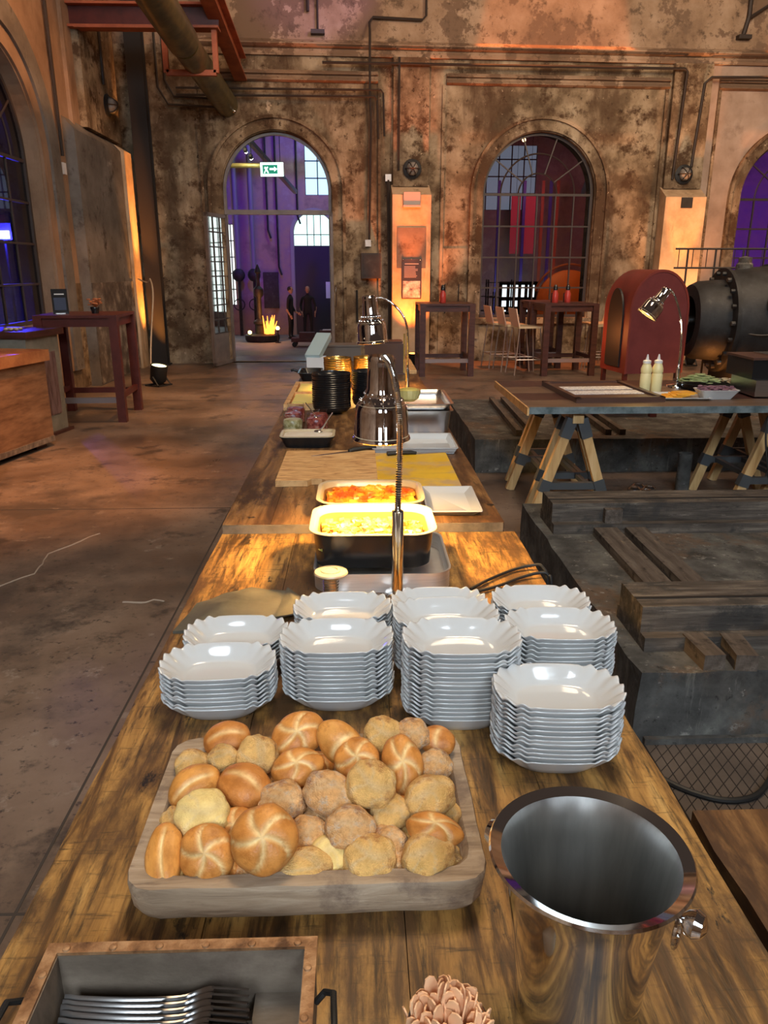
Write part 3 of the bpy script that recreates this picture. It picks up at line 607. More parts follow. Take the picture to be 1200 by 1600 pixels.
# orange lamps in the crown of the middle window (a hanging cluster)
t = thing('hanging_lamp_cluster', 'cluster of warm glowing bulbs hanging in the crown of the middle window', 'lamp', (3.4, 17.2, 4.35))
random.seed(5)
for k in range(7):
    p = (random.uniform(-.25, .2), random.uniform(-.1, .1), random.uniform(-.25, .1))
    MB().ball(p, .04, 8, 6).build('bulb', emit('warm_bulb', (1, .62, .25), 14), t)
    MB().tube([(p[0], p[1], p[2] + .04), (p[0] * .3, 0, 4.85)], .006, 4).build('cord', M_blackmat, t)
# ---- blue lamp beyond the left window
t = thing('blue_flood_lamp', 'glowing blue floodlight seen through the window in the left wall', 'lamp', (-5.28, 12.4, 0))
MB().cyl((0, 0, .02), (0, 0, 2.02), .02, 8).lathe([(.2, 0), (.2, .02), (0, .02)], 14).build('stand', M_blackmat, t)
MB().box(-.11, .11, .0, .1, 2.02, 2.26).build('housing', M_blackmat, t, bev=.01)
MB().box(-.075, .075, -.015, .0, 2.04, 2.15).build('lens', emit('blue_lens', (.35, .5, 1.0), 40), t)

# ================================================================= people in the doorway
M_blackcloth = flat('black_clothes', (.012, .012, .014), .85); M_skin = flat('skin', (.42, .24, .16), .6); M_hair = flat('dark_hair', (.02, .014, .01), .7)
def skin_obj(name, joints, edges, mat, parent, sub=1):
    me = bpy.data.meshes.new(name); me.from_pydata([j[0] for j in joints], edges, []); me.materials.append(mat)
    o = bpy.data.objects.new(name, me); COL.objects.link(o); o.parent = parent
    o.modifiers.new('skin', 'SKIN'); sk = me.skin_vertices[0].data
    for i, j in enumerate(joints):
        r = j[1] if isinstance(j[1], tuple) else (j[1], j[1]); sk[i].radius = r
        sk[i].use_root = (i == 0)
    s = o.modifiers.new('sub', 'SUBSURF'); s.levels = sub; s.render_levels = sub
    dg = bpy.context.evaluated_depsgraph_get(); me2 = bpy.data.meshes.new_from_object(o.evaluated_get(dg)); o.modifiers.clear(); o.data = me2
    for p in me2.polygons: p.use_smooth = True
    return o
def person(loc, rz, label, arms, hair, bald=False):
    t = thing('person', label, 'person', loc, rz, 'two men in black in the lower hall')
    P = [((0, 0, .98), (.15, .11)), ((0, 0, 1.15), (.14, .10)), ((0, 0, 1.36), (.17, .11)), ((0, .0, 1.47), (.09, .07)), ((0, -.01, 1.56), (.055, .055)),
         ((.10, 0, .90), .09), ((.12, -.01, .50), .06), ((.13, .02, .09), .042), ((.14, -.12, .04), .035),
         ((-.10, 0, .90), .09), ((-.12, -.01, .50), .06), ((-.13, .02, .09), .042), ((-.14, -.12, .04), .035),
         ((.19, 0, 1.42), .055)] + [(p, r) for p, r in zip(arms[0], (.045, .033, .03))] + [((-.19, 0, 1.42), .055)] + [(p, r) for p, r in zip(arms[1], (.045, .033, .03))]
    E = [(0, 1), (1, 2), (2, 3), (3, 4), (0, 5), (5, 6), (6, 7), (7, 8), (0, 9), (9, 10), (10, 11), (11, 12), (2, 13), (13, 14), (14, 15), (15, 16), (2, 17), (17, 18), (18, 19), (19, 20)]
    body = skin_obj('body', P, E, M_blackcloth, t)
    m = MB(); rings = []
    for z, rx, ry, oy in ((-.125, .02, .02, -.035), (-.11, .045, .04, -.03), (-.075, .062, .07, -.015), (-.03, .070, .09, 0), (.03, .075, .098, .002), (.08, .070, .09, .006), (.11, .045, .06, .01), (.122, .01, .01, .01)):
        rings.append([Vector((rx * cos(2 * pi * k / 16), oy + ry * sin(2 * pi * k / 16), z)) for k in range(16)])
    m.loft(rings); m.ball((0, -.098, -.015), .016, 8, 6, (1, 1, 1.5))
    for sx in (-1, 1): m.ball((sx * .076, 0, -.01), .022, 8, 6, (.4, .8, 1.3))
    h = m.build('head', M_skin, t, loc=(0, -.015, 1.70))
    MB().ball((-.027, -.088, .012), .009, 6, 5).ball((.027, -.088, .012), .009, 6, 5).box(-.022, .022, -.094, -.088, -.062, -.056).build('face_features', M_hair, h)
    if not bald:
        MB().ball((0, .015, .035), .09, 14, 10, (.95, 1.08, 1.05)).build('hair', M_hair, h)
    for s, A in ((1, arms[0]), (-1, arms[1])):
        wv = Vector(A[2]); d = (wv - Vector(A[1])).normalized(); m = MB()
        m.tube([wv - d * .24, wv], [.04, .03], 8)
        m.ball(wv + d * .05, .04, 8, 6, (.6, 1, 1.1)); n2 = d.cross(Vector((0, 1, 0))).normalized() if abs(d.y) < .9 else Vector((1, 0, 0)); f2 = d.cross(n2)
        for k in range(4):
            b = wv + d * .07 + f2 * (k - 1.5) * .018; m.tube([b, b + d * (.05 - abs(k - 1.2) * .006), b + d * .08 + n2 * .015 * s], .009, 5)
        b = wv + d * .02 + f2 * .035; m.tube([b, b + d * .05 + f2 * .015], .010, 5)
        m.build('forearm_and_hand', M_skin, t)
    for sx in (-.135, .135):
        m = MB(); m.ball((sx, -.05, .045), .06, 10, 6, (.8, 2.1, .75)); m.build('shoe', M_black, t)
    return t
person((-2.43, 28.6, -.8), rad(75), 'man in a black T-shirt and trousers standing sideways in the doorway', [[(.24, .02, 1.14), (.22, -.10, .95), (.20, -.2, .90)], [(-.24, .02, 1.14), (-.24, -.02, .92), (-.22, -.06, .84)]], True)
person((-1.85, 29.3, -.8), rad(8), 'bald man in black clothes standing before the dark far door', [[(.27, .02, 1.15), (.27, -.05, .93), (.26, -.08, .87)], [(-.26, .02, 1.15), (-.24, -.05, .93), (-.22, -.1, .87)]], False, True)

# ================================================================= steel work under the roof
t = thing('crane_beam', 'dark red steel crane beam across the corner above the doorway', 'beam', (0, 12.0, 0))
MB().box(-3.85, -1.85, -.12, .12, 4.70, 4.73).box(-3.85, -1.85, -.12, .12, 4.97, 5.0).build('flange', M_orange, t, smooth=0)
MB().box(-3.85, -1.85, -.012, .012, 4.73, 4.97).build('web', M_oxblood, t, smooth=0)
MB().box(-3.75, -2.6, -.16, -.121, 4.68, 4.70).build('runner_rail', M_orange, t, smooth=0)
t = thing('raking_girder', 'orange brown raking steel girder ending on the cornice above the doorway', 'beam', (0, 0, 0))
MB().bar((-1.95, 9.0, 5.5), (-1.85, 13.95, 4.66), .02, .30).build('web', M_orange, t, smooth=0)
MB().bar((-1.95, 9.0, 5.66), (-1.85, 13.95, 4.82), .2, .025).bar((-1.95, 9.0, 5.34), (-1.85, 13.95, 4.50), .2, .025).build('flange', M_orange, t, smooth=0)
t = thing('steel_hanger', 'square orange steel frame hanging round the thick pipe', 'frame', (0, 12.0, 0))
for a, b in (((-2.6, 4.18), (-1.92, 4.18)), ((-2.6, 4.18), (-2.6, 4.70)), ((-1.92, 4.18), (-1.92, 4.70))):
    MB().bar((a[0], .0, a[1]), (b[0], .0, b[1]), .07, .07).build('member', M_orange, t, bev=.005)
t = thing('thick_pipe', 'thick greenish patinated pipe slanting down towards the doorway arch', 'pipe')
MB().tube([(-2.26, 8.5, 4.62), (-2.22, 11.3, 4.40)], .205, 24).build('pipe_run', M_duct, t, smooth=60)
MB().tube([(-2.22, 11.2, 4.41), (-2.22, 11.45, 4.39)], .14, 20).build('collar', M_iron, t)
MB().tube([(-2.22, 11.4, 4.39), (-2.12, 14.1, 4.17)], .185, 24).build('lower_run', M_duct, t, smooth=60)
MB().ball((-1.98, 13.95, 4.05), .03).build('bolt', M_chrome, t)

# ================================================================= things on the pillars and walls
def wallpt(u, d, z): a = rad(3); return (u * cos(a) + d * sin(a), 14.2 + u * sin(a) - d * cos(a), z)
t = thing('history_panel', 'dark information panel with a photograph on the orange lit pillar', 'sign', wallpt(.915, .305, 1.11), WR)
MB().box(-.17, .17, -.02, 0, 0, .66).build('panel', flat('panel_brown', (.05, .035, .03), .3), t, bev=.004)
MB().box(-.15, .15, -.023, -.02, .02, .30).build('photograph', nmat('archive_photo', [(.35, (.10, .09, .09)), (.5, (.38, .35, .34)), (.65, (.66, .62, .60))], scale=9, rough=.3, detail=4), t, smooth=0)
m = MB(); m.box(-.12, .12, -.022, -.02, .575, .588)
random.seed(2)
for k in range(9): m.box(-.13, .11 - .05 * random.random(), -.022, -.02, .535 - k * .022, .542 - k * .022)
m.build('text_lines', flat('panel_text', (.62, .45, .38), .5), t, smooth=0)
for x, z in ((-.15, .645), (.15, .645), (0, .655)): MB().ball((x, -.022, z), .012, 8, 6).build('screw', M_chrome, t)
t = thing('pillar_plaque', 'small pale square box high on the orange lit pillar beside the doorway', 'box', wallpt(.905, .30, 2.60), WR)
MB().box(-.14, .14, -.05, 0, .04, .24).build('cover', flat('pale_cover', (.45, .36, .30), .5), t, bev=.008)
MB().box(-.15, .15, -.07, 0, 0, .035).build('ledge', flat('pale_cover', (0, 0, 0)), t, bev=.004)
t = thing('vent_plate', 'dark square plate at the top of the peach lit pillar', 'plate', wallpt(5.72, .30, 2.62), WR)
MB().box(-.10, .10, -.02, 0, 0, .17).build('plate', M_iron, t, bev=.004)
def bulkhead(loc, rz, label):
    t = thing('bulkhead_lamp', label, 'lamp', loc, rz, 'round caged wall lamps')
    R90 = Matrix.Rotation(pi / 2, 4, 'X')
    MB().lathe([(.15, 0), (.16, .03), (.12, .05), (0, .05)], 20, R90).build('back_plate', M_iron, t)
    MB().ball((0, -.07, 0), .10, 16, 10, (1, .9, 1.1)).build('globe', nmat('dusty_globe', [(.4, (.18, .16, .14)), (.6, (.30, .27, .24))], scale=6, rough=.25), t)
    for a in (0, 60, 120): 
        MB().tube([(.12 * cos(pi * k / 10) * cos(rad(a)), -.04 - .13 * sin(pi * k / 10), .12 * cos(pi * k / 10) * sin(rad(a))) for k in range(11)], .008, 5).build('cage_wire', M_pipe, t)
    return t
bulkhead(wallpt(.93, .09, 3.22), WR, 'round caged wall lamp above the orange lit pillar box')
bulkhead(wallpt(5.70, .09, 3.18), WR, 'round caged wall lamp above the peach lit pillar box')
bulkhead((LX + .10, 13.0, 3.95), pi / 2, 'round caged wall lamp high on the left wall pillar')
t = thing('wall_cabinet', 'dark brown metal box on the wall between the doorway and the orange pillar', 'box', wallpt(.22, .03, 1.45), WR)
MB().box(-.17, .17, -.16, 0, 0, .42).build('cabinet_box', M_pipe, t, bev=.02); MB().box(-.14, .14, -.17, -.16, .03, .39).build('cabinet_door', M_iron, t, bev=.006)
tag(MB().tube([wallpt(-.02, .03, 1.25), wallpt(-.02, .03, .70)], .02, 6).build('hanging_bar', M_iron), 'short black iron bar fixed upright on the wall right of the doorway', 'bar')
tag(MB().tube([wallpt(1.55, .03, 1.35), wallpt(1.56, .03, .85)], .012, 6).build('hanging_rod', M_iron), 'thin rusty rod on the dado wall above the first bar table', 'bar')
tag(MB().tube([wallpt(1.80, .03, 1.35), wallpt(1.80, .03, .95)], .010, 6).build('hanging_rod', M_iron), 'thinner rusty rod on the dado wall nearer the middle window', 'bar')
# amber floor lamps
def par_can(loc, rz, label, col, tilt=25):
    t = thing('floor_uplight', label, 'lamp', loc, rz)
    m = MB(); m.tube([(-.09, 0, .10), (-.09, -.08, .0), (-.09, .10, .0)], .012, 5).tube([(.09, 0, .10), (.09, -.08, .0), (.09, .10, .0)], .012, 5).bar((-.1, .10, .005), (.1, .10, .005), .02).bar((-.1, -.08, .005), (.1, -.08, .005), .02); m.build('yoke', M_blackmat, t)
    RM = Matrix.Translation((0, 0, .12)) @ Matrix.Rotation(rad(tilt), 4, 'X')
    MB().lathe([(.05, -.10), (.085, -.06), (.09, .10), (.08, .10), (.08, .09)], 18, RM).build('can', M_blackmat, t)
    MB().lathe([(0, .088), (.078, .088), (.078, .092), (0, .093)], 18, RM).build('lens', emit('lens_' + col[0], col[1], col[2]), t)
    return t
par_can((-2.88, 11.25, .0), rad(60), 'black floor spotlight at the foot of the glowing left pillar', ('cream', (1, .85, .45), 2.2), 12).scale = (1.35, 1.35, 1.35)
par_can((.93, 13.42, .012), 0, 'floor spotlight behind the first bar table lighting the orange pillar', ('amber', (1, .4, .08), 3), 8)
par_can((5.75, 13.35, .012), 0, 'floor spotlight at the foot of the peach lit pillar', ('amber', (1, .4, .08), 3), 8)
t = par_can((-2.98, 5.98, .012), rad(40), 'black floor spotlight cut off by the picture edge below the wooden cabinet', ('dark', (.1, .08, .06), .2), 40)
tag(MB().smooth_tube([(-3.60, 13.3, 1.45), (-3.35, 12.9, 1.40), (-3.25, 12.7, 1.45), (-3.18, 12.5, 1.2), (-3.2, 12.2, .5), (-3.15, 11.9, .02), (-2.9, 11.4, .03)], .012, 6).build('lamp_cable', flat('white_cable', (.55, .42, .28), .6)), 'pale cable hooked on the glowing pillar and hanging to the floor lamp', 'cable')

# ================================================================= bar tables, stools, bottles
def bar_table(loc, rz, label, wdt=.85, dep=.85, h=1.10, mat=M_oxblood, rail_front=True):
    t = thing('bar_table', label, 'table', loc, rz, 'tall bar tables')
    MB().box(-wdt / 2, wdt / 2, -dep / 2, dep / 2, h - .03, h).build('tabletop', mat, t, bev=.004)
    for s in (-1, 1):
        MB().box(-wdt / 2 + .07, wdt / 2 - .07, s * (dep / 2 - .04) - .012, s * (dep / 2 - .04) + .012, h - .12, h - .03).build('apron', mat, t, smooth=0)
        MB().box(s * (wdt / 2 - .04) - .012, s * (wdt / 2 - .04) + .012, -dep / 2 + .07, dep / 2 - .07, h - .12, h - .03).build('apron', mat, t, smooth=0)
        MB().box(-wdt / 2 + .07, wdt / 2 - .07, s * (dep / 2 - .045) - .02, s * (dep / 2 - .045) + .02, .21, .27).build('foot_rail', mat if s > 0 else flat('steel_rail', (.30, .25, .25), .35, .5), t, bev=.004)
        MB().box(s * (wdt / 2 - .045) - .02, s * (wdt / 2 - .045) + .02, -dep / 2 + .07, dep / 2 - .07, .25, .31).build('foot_rail', mat, t, bev=.004)
        for q in (-1, 1): MB().box(s * wdt / 2 - (s > 0) * .09, s * wdt / 2 + (s < 0) * .09, q * dep / 2 - (q > 0) * .09, q * dep / 2 + (q < 0) * .09, 0, h - .03).build('leg', mat, t, bev=.004)
    return t
bar_table((1.36, 12.5, 0), rad(1), 'dark bar table in front of the orange pillar with one bottle on it', mat=M_darkwood)
bar_table((3.26, 12.5, 0), rad(3), 'dark bar table before the middle window with two red bottles', mat=M_darkwood)
bar_table((3.10, 13.35, 0), rad(3), 'dark bar table pushed up to the middle window behind the others', wdt=.6, dep=.6, mat=M_darkwood)
bar_table((-3.00, 8.84, 0), rad(3), 'oxblood red bar table by the left wall with a menu stand', wdt=.86, dep=.86, h=1.14)
def sauce(loc, label, c=(.45, .05, .04)):
    t = thing('sauce_bottle', label, 'bottle', loc, 0, 'bottles on the bar tables')
    MB().lathe([(.045, 0), (.05, .01), (.05, .13), (.032, .17), (.03, .19)], 16).build('body', flat('ketchup_red', c, .3), t)
    MB().lathe([(.036, .19), (.036, .235), (.018, .27), (0, .275)], 16).build('cap', M_black, t)
    MB().box(-.045, .045, .055, .09, 0, .14).build('holder', M_black, t, bev=.006)
    return t
sauce((1.33, 12.5, 1.10), 'red sauce bottle with a black cap on the bar table before the orange pillar')
sauce((3.12, 12.55, 1.10), 'red sauce bottle with black cap, nearer the room on the table by the window', (.75, .22, .2))
sauce((3.33, 12.6, 1.10), 'red sauce bottle with black cap beside its twin, nearer the machine', (.75, .22, .2))
t = thing('menu_stand', 'black upright menu stand on the oxblood bar table', 'sign', (-3.22, 8.72, 1.14), rad(12))
MB().box(-.08, .08, -.012, .012, .0, .26).build('card_holder', M_black, t, bev=.006); MB().box(-.05, .05, -.05, .05, 0, .012).build('foot', M_chrome, t)
MB().box(-.05, .05, -.0135, -.012, .2, .212).build('card_print', M_white, t, smooth=0); MB().box(-.06, .06, -.0135, -.012, .04, .17).build('card_field', flat('deep_blue', (.03, .04, .08), .4), t, smooth=0)
t = thing('flower_pot', 'small pot with rust orange dried flowers on the oxblood bar table', 'plant', (-2.88, 8.8, 1.14))
MB().lathe([(.035, 0), (.05, .06), (.045, .07), (0, .07)], 14).build('pot', M_black, t)
random.seed(4); m = MB()
for k in range(26):
    a = random.uniform(0, 6.28); q = Vector((.09 * cos(a) * random.random(), .09 * sin(a) * random.random(), .09 + .07 * random.random())); m.cyl((0, 0, .06), q, .003, 4); m.ball(q, .016, 6, 4, (1.4, 1, .6))
tag(m.build('flowers', flat('rust_petals', (.42, .14, .05), .7), t), kind='stuff')
def stool(loc, rz, label, backcol):
    t = thing('bar_stool', label, 'stool', loc, rz, 'white bar stools')
    MB().box(-.19, .19, -.19, .19, .72, .75).build('seat', M_cream, t, bev=.01)
    m = MB(); m.loft([[Vector((x, y, z)) for x in (-.19, .19)] + [Vector((x, y + .018, z)) for x in (.19, -.19)] for y, z in ((.17, .75), (.20, .86), (.235, 1.02))]); m.build('backrest', backcol, t, bev=.004)
    lm = flat('stool_wire', (.42, .38, .36), .3, .6)
    for sx in (-1, 1):
        for sy in (-1, 1): MB().tube([(sx * .17, sy * .17, .72), (sx * .22, sy * .24, 0)], .010, 6).build('leg', lm, t)
        MB().tube([(sx * .205, -.215, .24), (sx * .205, .215, .24)], .008, 6).build('foot_rail', lm, t)
    for sy in (-.215, .215): MB().tube([(-.205, sy, .24), (.205, sy, .24)], .008, 6).build('foot_rail', lm, t)
    return t
M_lit_back = flat('stool_shell', (.70, .52, .40), .4)  # white backs tinted peach, orange light put into the colour
for i, (x, y) in enumerate(((2.66, 12.42), (2.53, 12.87), (2.40, 13.30))):
    stool((x, y, 0), rad(98), 'white bar stool %s the row left of the window table' % ['nearest the room in', 'second from the room in', 'nearest the wall in'][i], M_lit_back)
for i, (x, y) in enumerate(((3.99, 12.75), (4.01, 13.2), (4.5, 13.5))):
    stool((x, y, 0), rad(-85), 'white bar stool %s' % ['beside the table leg near the red machine, front one', 'behind the front one near the red machine', 'close to the wall beside the red machine'][i], M_cream)

# ================================================================= cabinets by the left wall
t = thing('wooden_counter', 'brown wooden counter cabinet with a thick worn edge by the left wall', 'cabinet', (-3.38, 6.75, 0), rad(-12))
MB().box(-.26, .36, -.75, .62, .10, .80).build('body', nmat('counter_wood', [(.3, (.12, .055, .025)), (.6, (.27, .14, .07)), (.8, (.34, .2, .11))], scale=4, stretch=(1, 1, 5), rough=.55), t, bev=.01)
MB().box(-.27, .40, -.80, .65, .80, .90).build('worktop', nmat('counter_edge', [(.3, (.22, .07, .03)), (.6, (.45, .20, .08))], scale=6, rough=.4), t, bev=.015)
MB().box(-.24, .37, -.75, .62, .05, .10).build('base_moulding', M_crate, t, bev=.01)
for y in (-.6, .5): MB().box(-.22, .3, y - .08, y + .08, 0, .05).build('foot', M_darkwood, t)
t = thing('panelled_counter', 'grey counter end with a carved purple brown panel by the left wall', 'cabinet', (-3.45, 7.85, 0), rad(-10))
MB().box(-.26, .36, -.28, .28, .03, .98).build('body', nmat('grey_green_wood', [(.3, (.14, .13, .10)), (.7, (.26, .24, .19))], scale=5, rough=.7), t, bev=.012)
MB().box(-.28, .40, -.32, .34, .98, 1.04).build('worktop', M_darkwood, t, bev=.012)
MB().box(.36, .372, -.18, .18, .2, .82).build('carved_panel', nmat('purple_brown', [(.35, (.10, .05, .045)), (.6, (.22, .14, .13))], scale=14, stretch=(1, 2, .4), rough=.6, bump=.8), t, bev=.004)
MB().box(-.26, .40, -.30, .32, 0, .03).build('plinth', M_darkwood, t)
random.seed(9)
for i in range(6): tag(MB().ball((0, 0, .014), .022, 10, 6, (1, 1, .65)).build('tea_light', M_cream, loc=(-3.38 + .05 * (i % 3), 7.68 + .09 * (i // 3), 1.04)), 'small pale round candle on the grey panelled counter', 'candle', 'tea lights on the panelled counter')
for i in range(2):
    t = thing('wine_glass', 'empty wine glass standing on the wooden counter', 'glass', (-3.42 + .1 * i, 6.9 + .13 * i, .90), 0, 'glasses on the wooden counter')
    MB().lathe([(.03, 0), (.03, .003), (.004, .006), (.004, .07), (.03, .09), (.036, .13), (.03, .17), (.028, .17), (.033, .13), (.027, .093), (0, .08)], 16).build('bowl', M_glass, t)

# ================================================================= red arch housing and the big black motor
t = thing('red_belt_guard', 'dark red arched steel belt guard of the old machine', 'machine', (3.66, 10.0, 0), rad(8))
def archpoly(w_, h_, n=20): return [(-w_ / 2, .35)] + [(-w_ / 2 * cos(pi * i / n), h_ - w_ / 2 + (w_ / 2) * sin(pi * i / n)) for i in range(n + 1)] + [(w_ / 2, .35)]
m = MB(); A = archpoly(.98, 1.60); B = archpoly(.92, 1.57)
for y0, y1 in ((-.35, .35),):
    rings = []
    for a, b in zip(A, B): rings.append([Vector((a[0] * .8, y0, a[1])), Vector((a[0] * .8, y1, a[1])), Vector((b[0] * .8, y1, b[1])), Vector((b[0] * .8, y0, b[1]))])
    m.loft(rings)
m.build('hood', M_mred, t, smooth=50)
m = MB(); m.prism([(x * .8, z) for x, z in archpoly(.94, 1.58)], .335, .345, XZ); m.build('front_plate', M_oxblood if False else nmat('guard_front', [(.3, (.095, .018, .020)), (.6, (.14, .03, .032))], scale=3, rough=.45), t, smooth=0)
m = MB(); m.prism([(x * .42, .42 + (z - .35) * .78) for x, z in archpoly(.94, 1.58)], -.012, .012, Matrix.Translation((-.40, 0, 0)) @ Matrix.Rotation(pi / 2, 4, 'Z') @ XZ); m.build('side_slot', M_blackmat, t, smooth=0)
for sx in (-.36, .36):
    for sy in (-.3, .3): MB().box(sx - .025, sx + .025, sy - .025, sy + .025, 0, .4).build('leg', M_oxblood, t)
t = thing('old_electric_motor', 'huge black cast-iron cylindrical electric motor behind the trestle table', 'machine', (5.12, 9.9, 0), rad(-4))
RY = Matrix.Translation((0, 0, .98)) @ Matrix.Rotation(pi / 2, 4, 'Y')
MB().lathe([(.50, -.55), (.60, -.50), (.64, -.30), (.66, .0), (.66, 1.4), (.62, 1.6), (0, 1.6)], 48, RY).build('drum', M_iron, t, smooth=50)
MB().lathe([(.30, -.93), (.44, -.92), (.48, -.84), (.50, -.56), (.64, -.55), (.64, -.50), (.50, -.48), (.50, -.3), (0, -.3)], 48, RY, cap0=False).build('end_bell', M_iron, t, smooth=50)
MB().lathe([(.29, -.90), (.29, -.6), (0, -.6)], 30, RY, cap0=False).build('dark_opening', M_blackmat, t)
MB().cyl((-.93, 0, .98), (-.6, 0, .98), .07, 16).build('shaft', M_steel, t)
for k in range(18):
    a = 2 * pi * k / 18; MB().cyl((-.60, .575 * cos(a), .98 + .575 * sin(a)), (-.54, .575 * cos(a), .98 + .575 * sin(a)), .028, 6).build('bolt', M_found if k % 3 == 0 else M_iron, t)
for x in (.0, .55, 1.1): MB().lathe([(.66, x - .03), (.685, x - .02), (.685, x + .02), (.66, x + .03)], 48, RY, False, False).build('band', M_iron, t)
MB().lathe([(0, .0), (.26, .0), (.28, .02), (.28, .05), (0, .05)], 24, Matrix.Translation((.05, -.62, 1.22)) @ Matrix.Rotation(pi / 2, 4, 'X')).build('inspection_cover', M_found, t)
MB().lathe([(.10, 1.55), (.10, 1.72), (.08, 1.74), (.08, 1.80), (0, 1.82)], 16, Matrix.Translation((-.30, 0, -.06))).build('oil_cup', M_found, t)
MB().box(-.4, 1.5, -.5, .5, 0, .42).build('foundation_block', M_blackmat, t, bev=.02)
MB().smooth_tube([(-.55, -.50, .9), (-.2, -.68, .85), (.3, -.72, 1.02), (1.2, -.72, 1.08)], .012, 6).build('cable', M_blackmat, t)
t = thing('guard_railing', 'thin black iron railing above the black motor', 'railing', (4.25, 10.6, 0), rad(2))
for z in (1.86, 1.62): MB().tube([(-.05, 0, z), (2.4, 0, z)], .014, 6).build('rail', M_pipe, t)
for k in range(7): MB().tube([(.12 + k * .38, 0, 0), (.12 + k * .38, 0, 1.86)], .013, 6).build('post', M_pipe, t)
for k in range(13): MB().tube([(-.0 + k * .19, 0, 1.62), (.0 + k * .19, 0, 1.86)], .006, 4).build('baluster', M_pipe, t)
light('machine_glow', 'POINT', (4.45, 9.6, .25), None, 6, (1, .33, .06), radius=.05)
light('guard_glow', 'POINT', (2.75, 10.2, .8), None, 9, (1, .30, .08), radius=.1)

# ================================================================= machine foundations
def foundation(x0, x1, y0, y1, h, label, rivet):
    t = thing('machine_foundation', label, 'foundation', (x0, y0, 0))
    m = MB(); X = x1 - x0; Y = y1 - y0; nx, ny = 26, 16
    random.seed(rivet)
    def P(i, j, z): return Vector((X * i / nx + (0 if 0 < i < nx else random.uniform(-.006, .006)), Y * j / ny + (0 if 0 < j < ny else random.uniform(-.006, .006)), z + random.uniform(-.003, .003)))
    per = [(i, 0) for i in range(nx)] + [(nx, j) for j in range(ny)] + [(nx - i, ny) for i in range(nx)] + [(0, ny - j) for j in range(ny)]
    m.loft([[P(i, j, 0) for i, j in per], [P(i, j, h * .5) for i, j in per], [P(i, j, h) for i, j in per]])
    m.build('block', M_found, t, bev=.008, smooth=30)
    return t
F1 = foundation(.955, 3.4, 2.32, 4.32, .28, 'dark concrete machine foundation nearest the buffet, under two timber beams', 1)
F2 = foundation(.945, 3.9, 6.12, 8.15, .28, 'dark concrete machine foundation behind the trestle table', 2)
def channel_beam(loc, L, label, wob=0):
    t = thing('timber_beam', label, 'beam', loc, wob)
    MB().box(0, L, 0, .30, 0, .055).build('lower_plank', M_beam, t, bev=.006)
    MB().box(-.02 + .02, L, .05, .28, .055, .155).build('upper_beam', M_beam, t, bev=.008)
    MB().box(0, L, .12, .135, .155, .158).build('saw_groove', M_blackmat, t, smooth=0)
    return t
channel_beam((1.02, 2.47, .28), 2.2, 'weathered stepped timber beam lying across the near end of the foundation', rad(.5))
t = channel_beam((1.005, 3.76, .28), 2.5, 'weathered stepped timber beam lying across the far end of the foundation')
MB().box(.27, .36, .012, .055, .055, .13).build('wooden_chock', M_beamy, t, bev=.008)
for i, (x, w_) in enumerate(((1.21, .12), (1.375, .105), (2.22, .12), (2.40, .1))):
    t = tag(MB().box(0, w_, 0, .95, 0, .045).build('floor_rail', M_beamy, bev=.006, loc=(x, 2.79, .28)),
        ['dark rail between the two beams, one closest to the buffet table', 'second dark rail from the buffet between the two beams', 'third dark rail from the buffet between the two beams', 'fourth dark rail from the buffet between the two beams'][i], 'rail', 'rails on the near foundation')
for i, x in enumerate((1.175, 1.285)):
    tag(MB().box(0, .075, 0, .17, 0, .06).build('timber_block', M_beamy, bev=.008, loc=(x, 2.325, .28), rot=(0, 0, rad([3, -6][i]))),
        ['small timber block on the foundation edge, the one closer to the plates', 'small timber block on the foundation edge, the one further from the plates'][i], 'block', 'small timber blocks')
for i, x in enumerate((1.30, 1.42, 2.05, 2.17)):
    tag(MB().box(0, .05, 0, 1.75, 0, .05).build('floor_rail', M_beamy, bev=.006, loc=(x, 6.25, .28), rot=(0, 0, rad(-2))),
        ['first rail from the buffet on the far foundation', 'second rail from the buffet on the far foundation', 'third rail on the far foundation, left rail of the pair under the trestle table', 'fourth rail on the far foundation, right rail of the pair under the trestle table'][i], 'rail', 'rails on the far foundation')
t = thing('rubber_mat', 'brown ribbed rubber mat with a diamond pattern beside the buffet', 'mat', (.99, .9, 0))
MB().box(0, 2.6, 0, 1.40, 0.0, .006).build('mat_sheet', nmat('mat_rubber', [(.3, (.06, .045, .036)), (.6, (.12, .09, .07)), (.8, (.19, .15, .11))], scale=3, rough=.75), t, smooth=0)
m = MB()
k = 0
while k < 2.6: m.box(k, k + .003, 0, 1.4, .0055, .0072); k += .036
k = -1.4
while k < 2.6:
    a0 = max(0, k); a1 = min(2.6, k + 1.4)
    m.bar((a0, a0 - k, .0058), (a1, a1 - k, .0058), .0028, .002); k += .05
tag(m.build('groove_lines', flat('mat_groove', (.02, .014, .012), .9), t, smooth=0), kind='stuff')
MB().box(0, 2.6, 1.40, 1.42, 0, .03).build('edge_strip', M_found, t)
tag(MB().smooth_tube([(.93, 2.26, .015), (.98, 2.1, .014), (1.10, 2.0, .014), (1.22, 2.0, .014), (1.32, 2.08, .014), (1.42, 2.20, .014), (1.6, 2.22, .014), (2.3, 2.24, .014)], .010, 8).build('floor_cable', M_blackmat), 'black cable curving over the rubber mat along the foundation', 'cable')
tag(MB().smooth_tube([(.56, 2.02, .02), (.75, 2.2, .012), (.90, 2.5, .3 - .285), (.95, 3.0, .012)], .008, 6).build('floor_cable', M_blackmat), 'thin black cable on the floor between table and foundation', 'cable')
t = thing('floor_socket', 'round grey floor sockets in the gap between the foundations', 'socket', (2.12, 5.5, 0))
